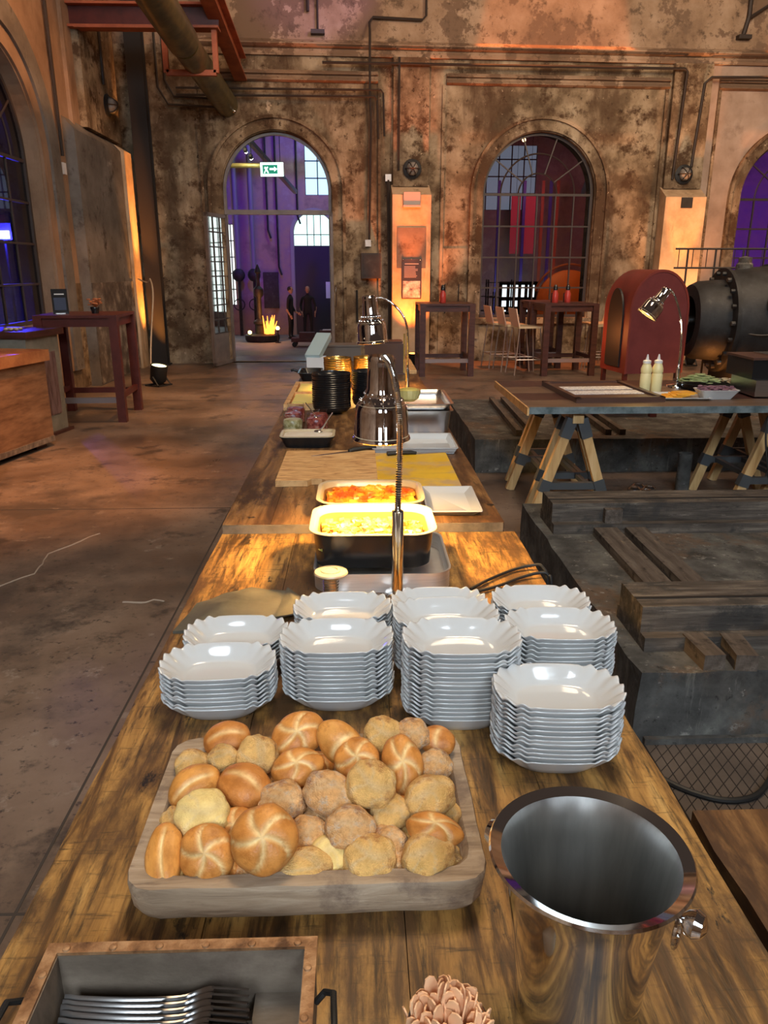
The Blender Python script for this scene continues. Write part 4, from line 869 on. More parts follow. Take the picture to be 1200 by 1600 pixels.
for x, y in ((-.06, 0), (.06, .02), (0, .09), (.0, -.07)): MB().lathe([(.05, 0), (.05, .03), (.035, .045), (.02, .045), (.02, .03), (0, .03)], 14, Matrix.Translation((x, y, 0))).build('socket_cup', M_steel, t)
t = thing('pipe_stub', 'short grey upright pipe stub under the trestle table', 'pipe', (2.42, 5.5, 0))
MB().lathe([(.05, 0), (.05, .30), (.038, .30), (.038, .27), (0, .27)], 16).build('stub', M_found, t)
t = thing('step_stool', 'dark wooden step frame behind the trestle table', 'stool', (2.45, 7.2, .28))
for sx in (-.3, .3):
    for sy in (-.12, .12): MB().box(sx - .03, sx + .03, sy - .03, sy + .03, 0, .20).build('leg', M_oxblood, t)
MB().box(-.36, .36, -.16, .16, .20, .23).build('step', M_oxblood, t); MB().box(-.3, .3, -.13, -.10, .08, .12).build('stretcher', M_oxblood, t)

# ================================================================= trestle table on the right
TZ = .77
t = thing('trestle_table', 'long brown wooden serving table with a blue grey metal front edge on trestles', 'table', (1.07, 4.78, 0))
for i, (y0, y1) in enumerate(((0, .30), (.303, .60), (.603, .90), (.903, 1.22))):
    MB().box(0, 2.9, y0 + .012 * (i == 0), y1, TZ - .035, TZ - .0005 * (i % 2)).build('plank', M_darkwood if i % 2 else nmat('trestle_top', [(.3, (.09, .05, .03)), (.7, (.2, .12, .075))], scale=4, stretch=(.5, 3, 3), rough=.45), t, bev=.003)
MB().box(0, 2.9, -.004, .012, TZ - .04, TZ + .003).build('metal_edge', nmat('blue_grey_metal', [(.35, (.10, .14, .15)), (.6, (.24, .30, .32))], scale=12, rough=.4, metal=.4, bump=.3), t)
MB().box(-.012, 0, 0, 1.22, TZ - .05, TZ).build('end_batten', M_board, t)
M_joint2 = flat('bracket_grey', (.075, .080, .085), .5, .2)
def trestle(x, y0, y1, label):
    t = thing('trestle', label, 'trestle', (x, 0, 0), 0, 'wooden trestles with grey brackets')
    MB().box(-.035, .035, y0 - .04, y1 + .04, .66, .733).build('top_rail', M_lightwood, t, bev=.003)
    for y in (y0, y1):
        for s in (-1, 1):
            top = Vector((s * .04, y, .66)); bot = Vector((s * .26, y, 0)); d = bot - top
            MB().bar(bot, top, .045, .06).build('leg', M_lightwood, t, bev=.002)
            MB().bar(top + d * .15, top - d * .04, .056, .070).build('bracket', M_joint2, t, bev=.002)
            MB().bar(top + d * .70, top + d * .58, .056, .072).build('bracket', M_joint2, t, bev=.002)
        MB().box(-.18, .18, y - .02, y + .02, .215, .26).build('cross_brace', M_joint2, t, bev=.002)
    MB().bar((-.1, y0, .24), (-.1, y1, .24), .03).bar((.1, y0, .24), (.1, y1, .24), .03).build('cross_brace', M_joint2, t)
    return t
trestle(1.40, 4.86, 5.62, 'trestle at the near corner of the serving table, by the buffet')
trestle(1.44, 5.13, 5.86, 'trestle standing right behind the one at the near corner')
trestle(2.78, 4.95, 5.56, 'trestle under the right part of the serving table, nearer the buffet')
trestle(3.06, 5.10, 5.84, 'trestle under the right part of the serving table, furthest from the buffet')
# on the trestle table
def frame_board(loc, rz, label, w_=.60, d_=.42):
    t = thing('menu_board', label, 'sign', loc, rz)
    MB().box(-w_ / 2, w_ / 2, -d_ / 2, d_ / 2, 0, .02).build('backboard', M_mauve, t)
    m = MB()
    for a, b in (((-w_ / 2, -d_ / 2), (w_ / 2, -d_ / 2 + .035)), ((-w_ / 2, d_ / 2 - .035), (w_ / 2, d_ / 2)), ((-w_ / 2, -d_ / 2), (-w_ / 2 + .035, d_ / 2)), ((w_ / 2 - .035, -d_ / 2), (w_ / 2, d_ / 2))): m.box(a[0], b[0], a[1], b[1], .02, .034)
    m.build('frame', M_mauve, t, bev=.003)
    for y in (-.1, .1): MB().box(-w_ / 2 + .05, w_ / 2 - .05, y - .075, y + .075, .02, .023).build('sheet', M_paper, t, smooth=0)
    return t
frame_board((1.69, 5.36, TZ), rad(3), 'brown framed menu board with two white sheets lying on the serving table', .60, .80)
def squeeze(loc, label):
    t = thing('squeeze_bottle', label, 'bottle', loc, 0, 'mayonnaise bottles')
    MB().lathe([(.036, 0), (.038, .008), (.038, .12), (.034, .13), (.038, .14), (.038, .165), (.026, .195), (.024, .20)], 20).build('body', flat('mayonnaise', (.86, .76, .40), .3), t)
    MB().lathe([(.028, .20), (.028, .218), (.012, .225), (.004, .262), (0, .262)], 16).build('nozzle', M_white, t)
squeeze((2.03, 5.42, TZ), 'mayonnaise squeeze bottle nearer the menu board'); squeeze((2.115, 5.43, TZ), 'mayonnaise squeeze bottle nearer the salad bowl')
t = thing('cheese_dish', 'flat white dish with orange cheese slices on the serving table', 'dish', (2.17, 5.14, TZ), rad(-4))
m = tray_mesh(MB(), .34, .26, .02, .02, .004, .02, .01); m.build('dish', M_porc, t)
for i in range(6): tag(MB().box(-.06, .06, -.06, .06, 0, .006).build('cheese_slice', flat('cheddar', (.86, .42, .04), .4), loc=(2.12 + .018 * i, 5.15 + .01 * (i % 2), TZ + .006 + .005 * i), rot=(0, 0, rad(10 * (i % 3 - 1)))), 'square orange cheese slice in the flat white dish', 'cheese', 'orange cheese slices')
random.seed(12)
t = thing('salad_bowl', 'white porcelain boat bowl with red onion on the serving table', 'bowl', (2.40, 5.10, TZ), rad(0))
tray_mesh(MB(), .26, .15, .065, .02, .004, .035, .004).build('bowl', M_porc, t)
m = MB()
for k in range(90): m.ball((random.uniform(-.11, .11), random.uniform(-.055, .055), .052 + random.uniform(0, .03)), .012, 6, 4, (1.4, .8, .5))
tag(m.build('red_onion', flat('red_onion', (.22, .10, .14), .45)), 'chopped red onion heaped in the white boat bowl', 'onion', kind='stuff').location = (2.40, 5.10, TZ)
t = thing('salad_tray', 'black oval tray with lettuce behind the white boat bowl', 'tray', (2.52, 5.42, TZ))
tray_mesh(MB(), .54, .36, .05, .10, .005, .03, .006).build('tray', M_black, t)
t.location = (2.60, 5.56, TZ)
m = MB()
for k in range(150):
    a = random.uniform(0, 6.28); r = random.random() ** .5
    m.ball((-.08 + .13 * r * cos(a), .10 * r * sin(a) + .02, .045 + .045 * (1 - r) + random.uniform(0, .02)), .02, 5, 4, (1.5, 1, .25))
tag(m.build('lettuce', flat('lettuce_green', (.34, .42, .20), .5)), 'shredded green lettuce heaped on the black tray', 'lettuce', kind='stuff').location = (2.57, 5.56, TZ)
m = MB()
for k in range(60): m.ball((random.uniform(-.08, .08), random.uniform(-.09, .07), .045 + random.uniform(0, .02)), .02, 5, 4, (1.5, 1, .4))
tag(m.build('sliced_cabbage', flat('cabbage_pale', (.58, .52, .36), .5)), 'pale sliced cabbage on the black tray next to the lettuce', 'cabbage', kind='stuff').location = (2.76, 5.55, TZ)
t = thing('steel_warmer', 'low brushed steel warmer base under the black box', 'warmer', (3.0, 5.25, TZ))
MB().box(-.34, .4, -.16, .20, .012, .12).build('body', M_steel, t, bev=.012); MB().box(-.3, .36, -.14, .18, 0, .012).build('foot', M_black, t)
t = thing('black_box', 'black box with a brown lid standing on the steel warmer', 'box', (3.0, 5.30, TZ + .12))
MB().box(-.35, .4, -.16, .22, 0, .13).build('body', M_black, t, bev=.01); MB().box(-.36, .41, -.17, .23, .13, .145).build('lid', M_mauve, t, bev=.006)
MB().box(-.2, .3, -.1, .16, .145, .155).build('lid_plate', M_chrome, t)
# heat lamp shared builder
HEAD = [(r_, z_ * .86) for r_, z_ in [(.006, -.004), (.080, -.004), (.083, .0), (.081, .008), (.077, .012), (.074, .095), (.070, .112), (.052, .135), (.046, .140), (.047, .150), (.045, .156), (.041, .165), (.037, .25), (.038, .262), (.034, .270), (.0, .270)]]
def heat_lamp(loc, base_r, pole_h, neck, head_loc, head_rot, label, power, kname='heat_lamp', pole_r=.014, s=1.0):
    t = thing(kname, label, 'lamp', loc, 0, 'chrome heat lamps')
    L = Vector(loc)
    MB().lathe([(base_r, 0), (base_r, .01), (base_r * .9, .02), (.02, .024), (0, .024)], 28).build('base', M_chrome, t)
    MB().lathe([(pole_r, .02), (pole_r, pole_h), (pole_r * .6, pole_h + .004), (0, pole_h + .004)], 18).build('pole', M_chrome, t)
    n = [Vector(p) for p in neck]
    pts = []                                        # smooth the neck
    Q = [n[0]] + n + [n[-1]]
    for i in range(len(n) - 1):
        p0, p1, p2, p3 = Q[i], Q[i + 1], Q[i + 2], Q[i + 3]
        for k in range(16):
            u = k / 16; pts.append(.5 * ((2 * p1) + (p2 - p0) * u + (2 * p0 - 5 * p1 + 4 * p2 - p3) * u * u + (3 * p1 - p0 - 3 * p2 + p3) * u ** 3))
    pts.append(n[-1])
    fine = []; 
    for i in range(len(pts) - 1):
        for k in range(3): fine.append(pts[i].lerp(pts[i + 1], k / 3))
    fine.append(pts[-1])
    rr = [.0078 + .0012 * (1 if i % 2 else -1) for i in range(len(fine))]
    MB().tube(fine, rr, 10).build('gooseneck', M_chrome, t, smooth=25)
    h = thing('lamp_head', None, None, Vector(head_loc) - (Vector(loc) if head_loc[2] > .9 else Vector())); h.parent = t; h.rotation_euler = head_rot
    prof = [(r * s, z * s) for r, z in HEAD[1:]]
    MB().lathe(prof + [], 48, None, False, True).build('shade', M_lampchrome, h, smooth=50)
    MB().lathe([(r * s * .96, (z + .004) * s) for r, z in HEAD[2:7]], 32, None, False, False).build('reflector', M_cream, h)
    m = MB()
    for k in range(20):
        a = 2 * pi * k / 20
        for z, r in ((.129, .0472), (.110, .060)): m.ball((r * s * cos(a), r * s * sin(a), z * s), .0035 * s, 6, 4)
    m.build('vent_beads', M_chrome, h)
    MB().ball((0, 0, .045 * s), .032 * s, 14, 10, (1, 1, 1.2)).build('bulb', emit('heat_bulb', (1, .72, .32), 16), h)
    d = bpy.data.lights.new('heat_bulb_light', 'SPOT'); o = bpy.data.objects.new('heat_bulb_light', d); COL.objects.link(o); o.parent = h
    o.location = (0, 0, .003); d.energy = power; d.color = (1.0, .58, .17); d.spot_size = rad(132); d.spot_blend = .45; d.shadow_soft_size = .03
    return t
heat_lamp((2.34, 5.62, TZ), .07, .14, [(0, 0, .14), (.0, 0, .30), (-.02, 0, .48), (-.08, 0, .64), (-.13, 0, .70)], (-.28, -.02, .52), (0, rad(36), 0), 'chrome heat lamp on a curved neck over the serving table', 4, s=.95)
tag(MB().smooth_tube([(2.62, 4.776, TZ + .01), (2.60, 4.765, .6), (2.64, 4.74, .35), (2.72, 4.75, .05), (2.8, 4.8, .01)], .006, 6).smooth_tube([(2.70, 4.776, TZ + .01), (2.72, 4.76, .6), (2.8, 4.74, .3), (2.95, 4.76, .02)], .006, 6).build('hanging_cable', M_blackmat), 'two thin black cables hanging down from the serving table', 'cable')

# ================================================================= buffet tables
def plank_table(name, label, x0, x1, y0, y1, ztop, splits, mat, th=.045, legs=True):
    t = thing(name, label, 'table', (0, 0, 0)); random.seed(int(y1 * 10))
    xs = [x0] + splits + [x1]
    for i in range(len(xs) - 1):
        m = MB(); a, b = xs[i] + .0006, xs[i + 1] - .0006; n = 14; rings = []
        for k in range(n + 1):
            y = y0 + (y1 - y0) * k / n; ja = random.uniform(-.004, .002) if i == 0 else 0; jb = random.uniform(-.002, .004) if i == len(xs) - 2 else 0
            z = ztop - (i % 2) * .0012
            rings.append([Vector((a + ja, y, ztop - th)), Vector((b + jb, y, ztop - th)), Vector((b + jb, y, z)), Vector((a + ja, y, z))])
        m.loft(rings); m.build('plank', mat, t, bev=.003, smooth=0)
    for y in (y0 + .25, y1 - .25):
        MB().box(x0 + .06, x1 - .06, y - .03, y + .03, ztop - th - .07, ztop - th).build('cross_bearer', M_darkwood, t, smooth=0)
        for x in (x0 + .09, x1 - .09): MB().box(x - .03, x + .03, y - .03, y + .03, 0, ztop - th - .07).build('leg', M_darkwood, t, bev=.003)
    return t
T1, T2 = .76, .79
plank_table('buffet_table', 'worn brown plank buffet table in front, carrying the bread and dishes', -.462, .520, .12, 2.435, T1, [-.215, .055, .30], M_wood)
plank_table('buffet_table', 'second plank buffet table, a little higher, carrying boards, pans and black bowls', -.460, .482, 2.445, 7.7, T2, [-.30, .04, .31], M_wood2)
o = MB().box(-.458, .480, 2.4375, 2.4445, T2 - .044, T2 - .002).build('end_board', M_edge, bev=.001)
o.parent = [q for q in COL.objects if q.get('label', '').startswith('second plank buffet')][0]
plank_table('buffet_table', 'dark plank table cut off by the picture edge next to the wine bucket', .536, 1.30, -.25, 1.035, T1 - .003, [.80, 1.05], M_wood2)

# ================================================================= scalloped porcelain dishes in ten stacks
def dish_mesh():
    NP = 160; n_ = 2.7
    def outline(a, b):
        raw = []
        for k in range(2000):
            t = 2 * pi * k / 2000; c, s = cos(t), sin(t)
            raw.append((a * math.copysign(abs(c) ** (2 / n_), c), b * math.copysign(abs(s) ** (2 / n_), s)))
        L = [0]
        for k in range(2000): L.append(L[-1] + math.dist(raw[k], raw[(k + 1) % 2000]))
        out = []; j = 0
        for k in range(NP):
            g = L[-1] * k / NP
            while L[j + 1] < g: j += 1
            out.append((raw[j], L[j]))
        return out, L[-1]
    O, LT = outline(.1125, .0780); I, _ = outline(.069, .054)
    nfl = 22
    def ring(l, z, amp):
        R = []
        for k in range(NP):
            (ox, oy), s = O[k]; (ix, iy), _s = I[k]
            x = ix + (ox - ix) * l; y = iy + (oy - iy) * l
            wgt = min(1, max(0, (abs(ox) / .1125 - .44) / .12))
            f = cos(2 * pi * nfl * k / NP) * wgt * amp
            r = math.hypot(x, y); x *= 1 + .0012 * f / r; y *= 1 + .0012 * f / r
            R.append(Vector((x, y, z + .0034 * f * max(l, 0) ** .8)))
        return R
    m = MB()
    m.loft([ring(-.1, 0, 0), ring(.0, .0, 0), ring(.12, .002, .5), ring(.5, .015, 1), ring(.85, .0285, 1.1), ring(.98, .0335, 1.1), ring(1.02, .0350, 1.1), ring(1.0, .0370, 1.1), ring(.94, .0364, 1.1),
            ring(.80, .0325, 1.1), ring(.45, .0195, 1), ring(.12, .0078, .5), ring(.0, .0050, .1), ring(-.15, .0046, 0)])
    bm = m.bm; bmesh.ops.recalc_face_normals(bm, faces=bm.faces)
    me = bpy.data.meshes.new('porcelain_dish'); bm.to_mesh(me); bm.free(); me.shade_smooth(); me.materials.append(M_porc); return me
DM = dish_mesh()
ORD = ['top', 'second from the top', 'third from the top', 'fourth from the top', 'fifth from the top', 'sixth from the top', 'seventh from the top', 'eighth from the top',
       'ninth from the top', 'tenth from the top', 'eleventh from the top', 'twelfth from the top', '13th from the top', '14th from the top', '15th from the top', '16th from the top']
STK = [(-.283, 1.375, .862, 8, 2, 'front stack nearest the open concrete floor'), (-.275, 1.548, .842, 6, 1, 'second row stack beside the folded leather'),
       (-.049, 1.400, .902, 12, -1, 'front stack beside the tallest one'), (-.042, 1.640, .858, 8, 0, 'back stack in front of the silver spool'),
       (.191, 1.324, .935, 16, -1, 'tallest front stack'), (.182, 1.500, .902, 12, 1, 'second stack behind the tallest one'), (.184, 1.662, .858, 8, 0, 'back stack in front of the lamp pole'),
       (.424, 1.655, .862, 8, -2, 'back stack beside the black cable'), (.417, 1.455, .895, 11, -2, 'middle stack on the foundation side'), (.345, 1.190, .903, 13, -4, 'front stack behind the steel bucket')]
random.seed(21)
for x, y, zt, n, rz, nm in STK:
    s = (zt - .76 - .037) / (n - 1)
    for k in range(n):
        o = bpy.data.objects.new('porcelain_dish', DM); COL.objects.link(o)
        o.location = (x + random.uniform(-.0018, .0018), y + random.uniform(-.0018, .0018), .76 + s * (n - 1 - k)); o.rotation_euler = (0, 0, rad(rz + random.uniform(-.9, .9)) + (pi if random.random() < .5 else 0))
        tag(o, ('white dish, %s, %s' % (ORD[k], nm)) if k < n - 1 else 'bottom white dish, %s' % nm, 'dish', 'dishes in the ' + nm)

# ================================================================= bread tray and rolls
t = thing('bread_tray', 'carved grey brown wooden tray heaped with bread rolls', 'tray', (-.076, .994, T1), rad(.4))
def trr(w_, d_, z, r, jit=0):
    out = []
    for x, y in rrect(w_, d_, r, 3):
        q = mnoise.noise(Vector((x * 14, y * 14, z * 30))) * jit; out.append(Vector((x + q, y + q * .7, z + q * .8)))
    return out
def dens(R):                                      # add points along the straight sides so the hand-carved wobble shows
    out = []
    for i in range(len(R)):
        a, b = R[i], R[(i + 1) % len(R)]; out.append(a); L = (b - a).length
        if L > .08:
            k = 10
            for j in range(1, k): p = a.lerp(b, j / k); q = mnoise.noise(p * 22); out.append(p + Vector((q * .0015, q * .002, q * .0016)))
    return out
m = MB(); m.loft([dens(trr(.42, .27, .006, .04)), dens(trr(.466, .326, .009, .035)), dens(trr(.480, .342, .022, .038, .003)), dens(trr(.490, .348, .060, .040, .003)), dens(trr(.486, .344, .065, .038, .002)),
                 dens(trr(.448, .292, .064, .036, .002)), dens(trr(.438, .282, .058, .036, .002)), dens(trr(.418, .265, .022, .035)), dens(trr(.39, .24, .018, .03))])
m.build('tray_body', M_tray, t, smooth=30)
for x in (-.16, .16): MB().box(x - .012, x + .012, -.10, .10, 0, .008).build('runner', M_tray, t, smooth=0)
def checker_mat():
    m_ = bpy.data.materials.new('red_check_cloth'); m_.use_nodes = True; nt = m_.node_tree; b = nt.nodes['Principled BSDF']; c = nt.nodes.new('ShaderNodeTexChecker')
    tc = nt.nodes.new('ShaderNodeTexCoord'); nt.links.new(tc.outputs['Object'], c.inputs[0]); c.inputs['Scale'].default_value = 70
    c.inputs[1].default_value = (.45, .04, .05, 1); c.inputs[2].default_value = (.72, .58, .52, 1); nt.links.new(c.outputs[0], b.inputs['Base Color']); b.inputs['Roughness'].default_value = .9; return m_
m = MB(); G = [[m.bm.verts.new((x * .012, y * .012, .006 * mnoise.noise(Vector((x * .25, y * .25, 3))) + (.018 if y < -8 else 0) * min(1, (-8 - y) / 2.) + .0035)) for y in range(-10, 9)] for x in range(-15, 16)]
for i in range(len(G) - 1):
    for j in range(len(G[0]) - 1): m.bm.faces.new((G[i][j], G[i + 1][j], G[i + 1][j + 1], G[i][j + 1]))
o = m.build('checked_napkin', checker_mat(), loc=(-.076, .998, T1 + .022)); o.modifiers.new('solid', 'SOLIDIFY').thickness = .002
tag(o, 'red and white checked napkin lining the bread tray', 'napkin')

def bread_mat(name, cols, sc, mott, rough=.5, bump=.25):
    return nmat(name, cols, scale=sc, rough=rough, bump=bump, bscale=30, bdist=.02, detail=8, mottle=mott, attr='crust', spec=.35)
BM_ = {'K': bread_mat('glossy_crust', [(.35, (.72, .62, .50)), (.5, (1, 1, 1)), (.65, (1.15, 1.2, 1.25))], 2.2, [(3, (.40, .12, .02), .56, .74)], .36, .15),
       'R': bread_mat('rustic_crust', [(.3, (.80, .72, .60)), (.5, (1, 1, 1)), (.7, (1.12, 1.12, 1.1))], 5, [(2.4, (.46, .17, .045), .52, .68), (7, (.80, .60, .34), .60, .72)], .7, .6),
       'D': bread_mat('floured_crust', [(.3, (.75, .62, .55)), (.5, (1, .95, .92)), (.7, (1.1, 1.1, 1.1))], 7, [(4, (.70, .56, .42), .50, .66), (2.2, (.36, .13, .045), .54, .70)], .8, .6),
       'S': bread_mat('olive_crust', [(.3, (.86, .80, .66)), (.5, (1, 1, .9)), (.7, (1.1, 1.1, 1)) ], 4, [(3.4, (.15, .14, .13), .66, .70)], .6, .4)}
def roll_mesh(kind, seed):
    NU, NV = 56, 30; m = MB(); rnd = random.Random(seed); off = Vector((rnd.random() * 50, rnd.random() * 50, rnd.random() * 50))
    gold = {'K': (.58, .235, .052), 'O': (.62, .27, .060), 'G': (.52, .20, .045), 'R': (.82, .50, .17), 'D': (.76, .44, .18), 'S': (.84, .62, .26)}[kind]
    pale = (.80, .58, .27) if kind in 'KOG' else (.72, .56, .34); und = (.58, .35, .14)
    ph = rnd.random() * 6; verts = []; cols = []
    for i in range(NV + 1):
        th = pi * i / NV
        for j in range(NU):
            a = 2 * pi * j / NU; x = sin(th) * cos(a); y = sin(th) * sin(a); z = cos(th)
            r2 = math.hypot(x, y); zz = z * (.66 if z > 0 else .42)
            zz = math.copysign(abs(zz) ** .92, zz); d = 0; g = 0
            if kind == 'K' and z > -.1:
                rr = min(1, math.acos(max(-1, min(1, z))) / (pi * .5))
                q = ((a + .75 * rr + ph) / (2 * pi) * 5) % 1.0; dist = min(q, 1 - q) * 2 * pi / 5 * max(rr, .02)
                wdt = .055 * (1.15 - .3 * rr)
                g = math.exp(-(dist / wdt) ** 2) * (1 if rr < .82 else max(0, (1 - rr) / .18)); d = -.075 * g * min(1, rr * 3 + .35)
                d += .020 * abs(sin(q * pi)) * rr
            elif kind in 'OG' and z > 0:
                dist = abs(y + .25 * x * x - .08); g = math.exp(-(dist / (.10 if kind == 'O' else .13)) ** 2) * max(0, 1 - (abs(x) / .88) ** 4) * (1 if kind == 'O' else .7); d = -.085 * g
            elif kind in 'RDS' and z > .2:
                dist = abs(.8 * y + .35 * x + .2 * sin(3 * x + ph) - .12); g = .45 * math.exp(-(dist / .13) ** 2) * max(0, 1 - abs(x) ** 3); d = -.05 * g
            p = Vector((x, y, zz)); nz = mnoise.noise(p * 1.6 + off); n2 = mnoise.noise(p * 5 + off)
            amp = (.06 if kind in 'KOG' else .15); cr = max(0, 1 - abs(mnoise.noise(p * 1.1 + off * 2)) * 8) * .7 if kind in 'RDS' and z > -.2 else 0; k = 1 + d - .05 * cr + amp * nz + (.010 if kind in 'KOG' else .034) * n2; g = max(g, cr * .8)
            if kind in 'RDS': x2 = math.copysign(abs(x) ** .86, x); y2 = math.copysign(abs(y) ** .86, y)
            else: x2, y2 = x, y
            verts.append((x2 * k * .5, y2 * k * .5, (zz + (d * 1.1 if z > 0 else 0)) * .5 * (1 + amp * nz)))
            gg = min(1, g * 1.1) * (.85 + .3 * n2); c = [gold[q] + (pale[q] - gold[q]) * gg for q in range(3)]
            e = min(1, max(0, (-z - .12) / .35)); c = [c[q] * (1 - e) + und[q] * e for q in range(3)]
            tt = 1 + .22 * nz + (.10 if z > .5 else 0); cols.append([min(1, v * tt) for v in c])
    faces = [(i * NU + j, (i + 1) * NU + j, (i + 1) * NU + (j + 1) % NU, i * NU + (j + 1) % NU) for i in range(NV) for j in range(NU)]
    me = bpy.data.meshes.new('bread_roll'); me.from_pydata(verts, [], faces)
    bm = bmesh.new(); bm.from_mesh(me)
    L = bm.verts.layers.float_color.new('crust')
    for v, c in zip(bm.verts, cols): v[L] = (*c, 1)
    bmesh.ops.remove_doubles(bm, verts=bm.verts, dist=1e-5); bmesh.ops.recalc_face_normals(bm, faces=bm.faces)
    bm.to_mesh(me); bm.free(); me.shade_smooth(); me.materials.append(BM_[kind if kind in BM_ else 'K']); return me
RM_ = {k: [roll_mesh(k, i + 10) for i in range(4 if k in 'KRD' else 2)] for k in 'KOGRDS'}
# x, y, z, width, seen height, turn about z, tilt, kind, label
ROLLS = [
 (-.228, 1.131, .848, .076, .060, 20, 30, 'G', 'smooth golden bun at the back of the tray behind a small pale roll'),
 (-.106, 1.102, .872, .089, .070, 40, 40, 'K', 'big golden star-cut roll at the back rim, topmost of the pile'),
 (-.035, 1.073, .875, .060, .090, 48, 60, 'O', 'golden oval roll standing on edge behind the middle of the heap'),
 (.034, 1.112, .862, .062, .062, 0, 35, 'R', 'pale round rustic roll at the back rim in front of the tallest dish stack'),
 (.084, 1.113, .862, .053, .055, 30, 35, 'D', 'small pinkish floured roll at the back rim near the tray corner'),
 (.125, 1.115, .848, .050, .062, 80, 30, 'G', 'brown glossy bun wedged in the back corner of the tray on the bucket side'),
 (-.278, 1.077, .838, .054, .050, 10, 25, 'R', 'small square pale roll against the tray side facing the floor'),
 (-.222, 1.062, .858, .047, .047, 60, 30, 'R', 'small round yellow roll leaning on the smooth golden bun'),
 (-.168, 1.064, .862, .065, .064, -30, 35, 'R', 'pale split rustic roll in front of the back star-cut roll'),
 (-.102, 1.031, .860, .080, .062, 10, 30, 'K', 'broad golden roll with one pale cut below the topmost star-cut roll'),
 (-.009, 1.036, .868, .072, .066, 60, 35, 'K', 'star-cut roll half hidden behind the round rustic one at mid heap'),
 (.062, 1.030, .865, .062, .088, 15, 45, 'K', 'upright glossy star-cut roll with crossing pale cuts near the back'),
 (.116, 1.049, .848, .053, .052, -20, 30, 'D', 'small dusty rustic roll beside the tray rim on the bucket side'),
 (-.258, 1.005, .848, .080, .066, 35, 40, 'O', 'reddish golden oval roll leaning on the tray side facing the floor'),
 (-.180, .996, .855, .082, .070, -28, 18, 'G', 'dark golden bun with a deep curved slash in the floor-side half'),
 (-.121, .964, .848, .070, .063, 20, 30, 'D', 'grey floured rustic roll behind the big star-cut front roll'),
 (-.052, .970, .858, .064, .078, 60, 40, 'D', 'rough brown roll with a cracked floury face in the heap centre'),
 (.012, .968, .874, .072, .068, 0, 42, 'R', 'round golden rustic roll on top of the heap centre'),
 (.097, .955, .858, .077, .064, 25, 32, 'R', 'large pale rustic roll near the bucket-side rim, above the orange oval roll'),
 (-.233, .936, .853, .076, .068, 30, 35, 'S', 'pale roll with dark olive spots'),
 (-.185, .930, .832, .062, .059, 50, 30, 'K', 'golden star-cut roll squeezed between the olive roll and the big star-cut one'),
 (-.080, .918, .830, .050, .058, 80, 30, 'D', 'small dusty roll right beside the big star-cut front roll'),
 (-.020, .905, .850, .069, .060, 0, 36, 'D', 'round brown floured roll in the middle of the second row'),
 (.040, .941, .842, .061, .052, 30, 30, 'R', 'flat golden rustic roll below the one topping the heap centre'),
 (.034, .898, .825, .056, .054, 70, 30, 'D', 'small brown floured roll behind the two round front rolls'),
 (.100, .897, .850, .079, .047, -12, 20, 'K', 'orange glossy oval roll near the front corner on the bucket side'),
 (-.047, .884, .822, .056, .056, 40, 30, 'S', 'pale yellow roll with a greenish side in the second row'),
 (-.274, .877, .832, .092, .052, 96, 28, 'O', 'long golden oval roll standing along the front corner facing the floor'),
 (-.214, .866, .832, .072, .076, 30, 48, 'K', 'wrinkled star-cut roll in the front row beside the long oval one'),
 (-.134, .858, .862, .088, .086, 0, 46, 'K', 'big round star-cut roll with five pale cuts in the front row'),
 (-.150, .874, .803, .058, .045, 0, 10, 'D', 'grey floured roll peeping out under the big star-cut front roll'),
 (-.081, .858, .815, .075, .050, 10, 20, 'R', 'flat pale roll in the front row next to the big star-cut one'),
 (.009, .862, .822, .070, .062, 0, 30, 'R', 'round pale rustic roll in the middle of the front row'),
 (.088, .862, .824, .074, .062, 20, 30, 'R', 'square pale rustic roll in the front corner on the bucket side'),
 (-.283, .958, .826, .034, .042, 0, 20, 'R', 'small pinkish roll mostly hidden beside the olive roll'),
 (-.064, .955, .822, .050, .048, 0, 20, 'D', 'small floured roll in the gap behind the cracked brown roll'),
 (.128, .962, .825, .036, .044, 0, 20, 'R', 'pale roll edge showing behind the large rustic one by the rim')]
random.seed(31); cnt = {}
for x, y, z, w_, h_, rz, tilt, k, lb in ROLLS:
    i = cnt.get(k, 0); cnt[k] = i + 1; o = bpy.data.objects.new('bread_roll', RM_[k][i % len(RM_[k])]); COL.objects.link(o)
    o.location = (x, y + (.006 if y < .87 else 0), z - .004 + (.008 if y < .87 else 0)); o.rotation_euler = (Matrix.Rotation(rad(tilt), 4, 'X') @ Matrix.Rotation(rad(rz + random.uniform(-8, 8)), 4, 'Z')).to_euler()
    zz = min(w_, h_) * 1.05 if k != 'K' else (w_ + h_) / 2 * .95
    o.scale = (w_ * 1.04, h_ * 1.04 if k not in 'O' else h_ * 1.0, zz); tag(o, lb, 'bread', 'bread rolls in the carved tray')
for i in range(34):
    x = -.265 + .0625 * (i % 7); y = .885 + .052 * (i // 7)
    if i // 7 == 4 and i % 7 == 6: continue
    k = 'RKDRRD'[i % 6]; o = bpy.data.objects.new('bread_roll', RM_[k][i % len(RM_[k])]); COL.objects.link(o)
    o.location = (x, y, T1 + .044 + .010 * (y > .95)); o.rotation_euler = (0, 0, i * 1.7); o.scale = (.062, .056, .060)
    tag(o, 'bread roll buried in the lower layer of the heap', 'bread', 'bread rolls under the heap')

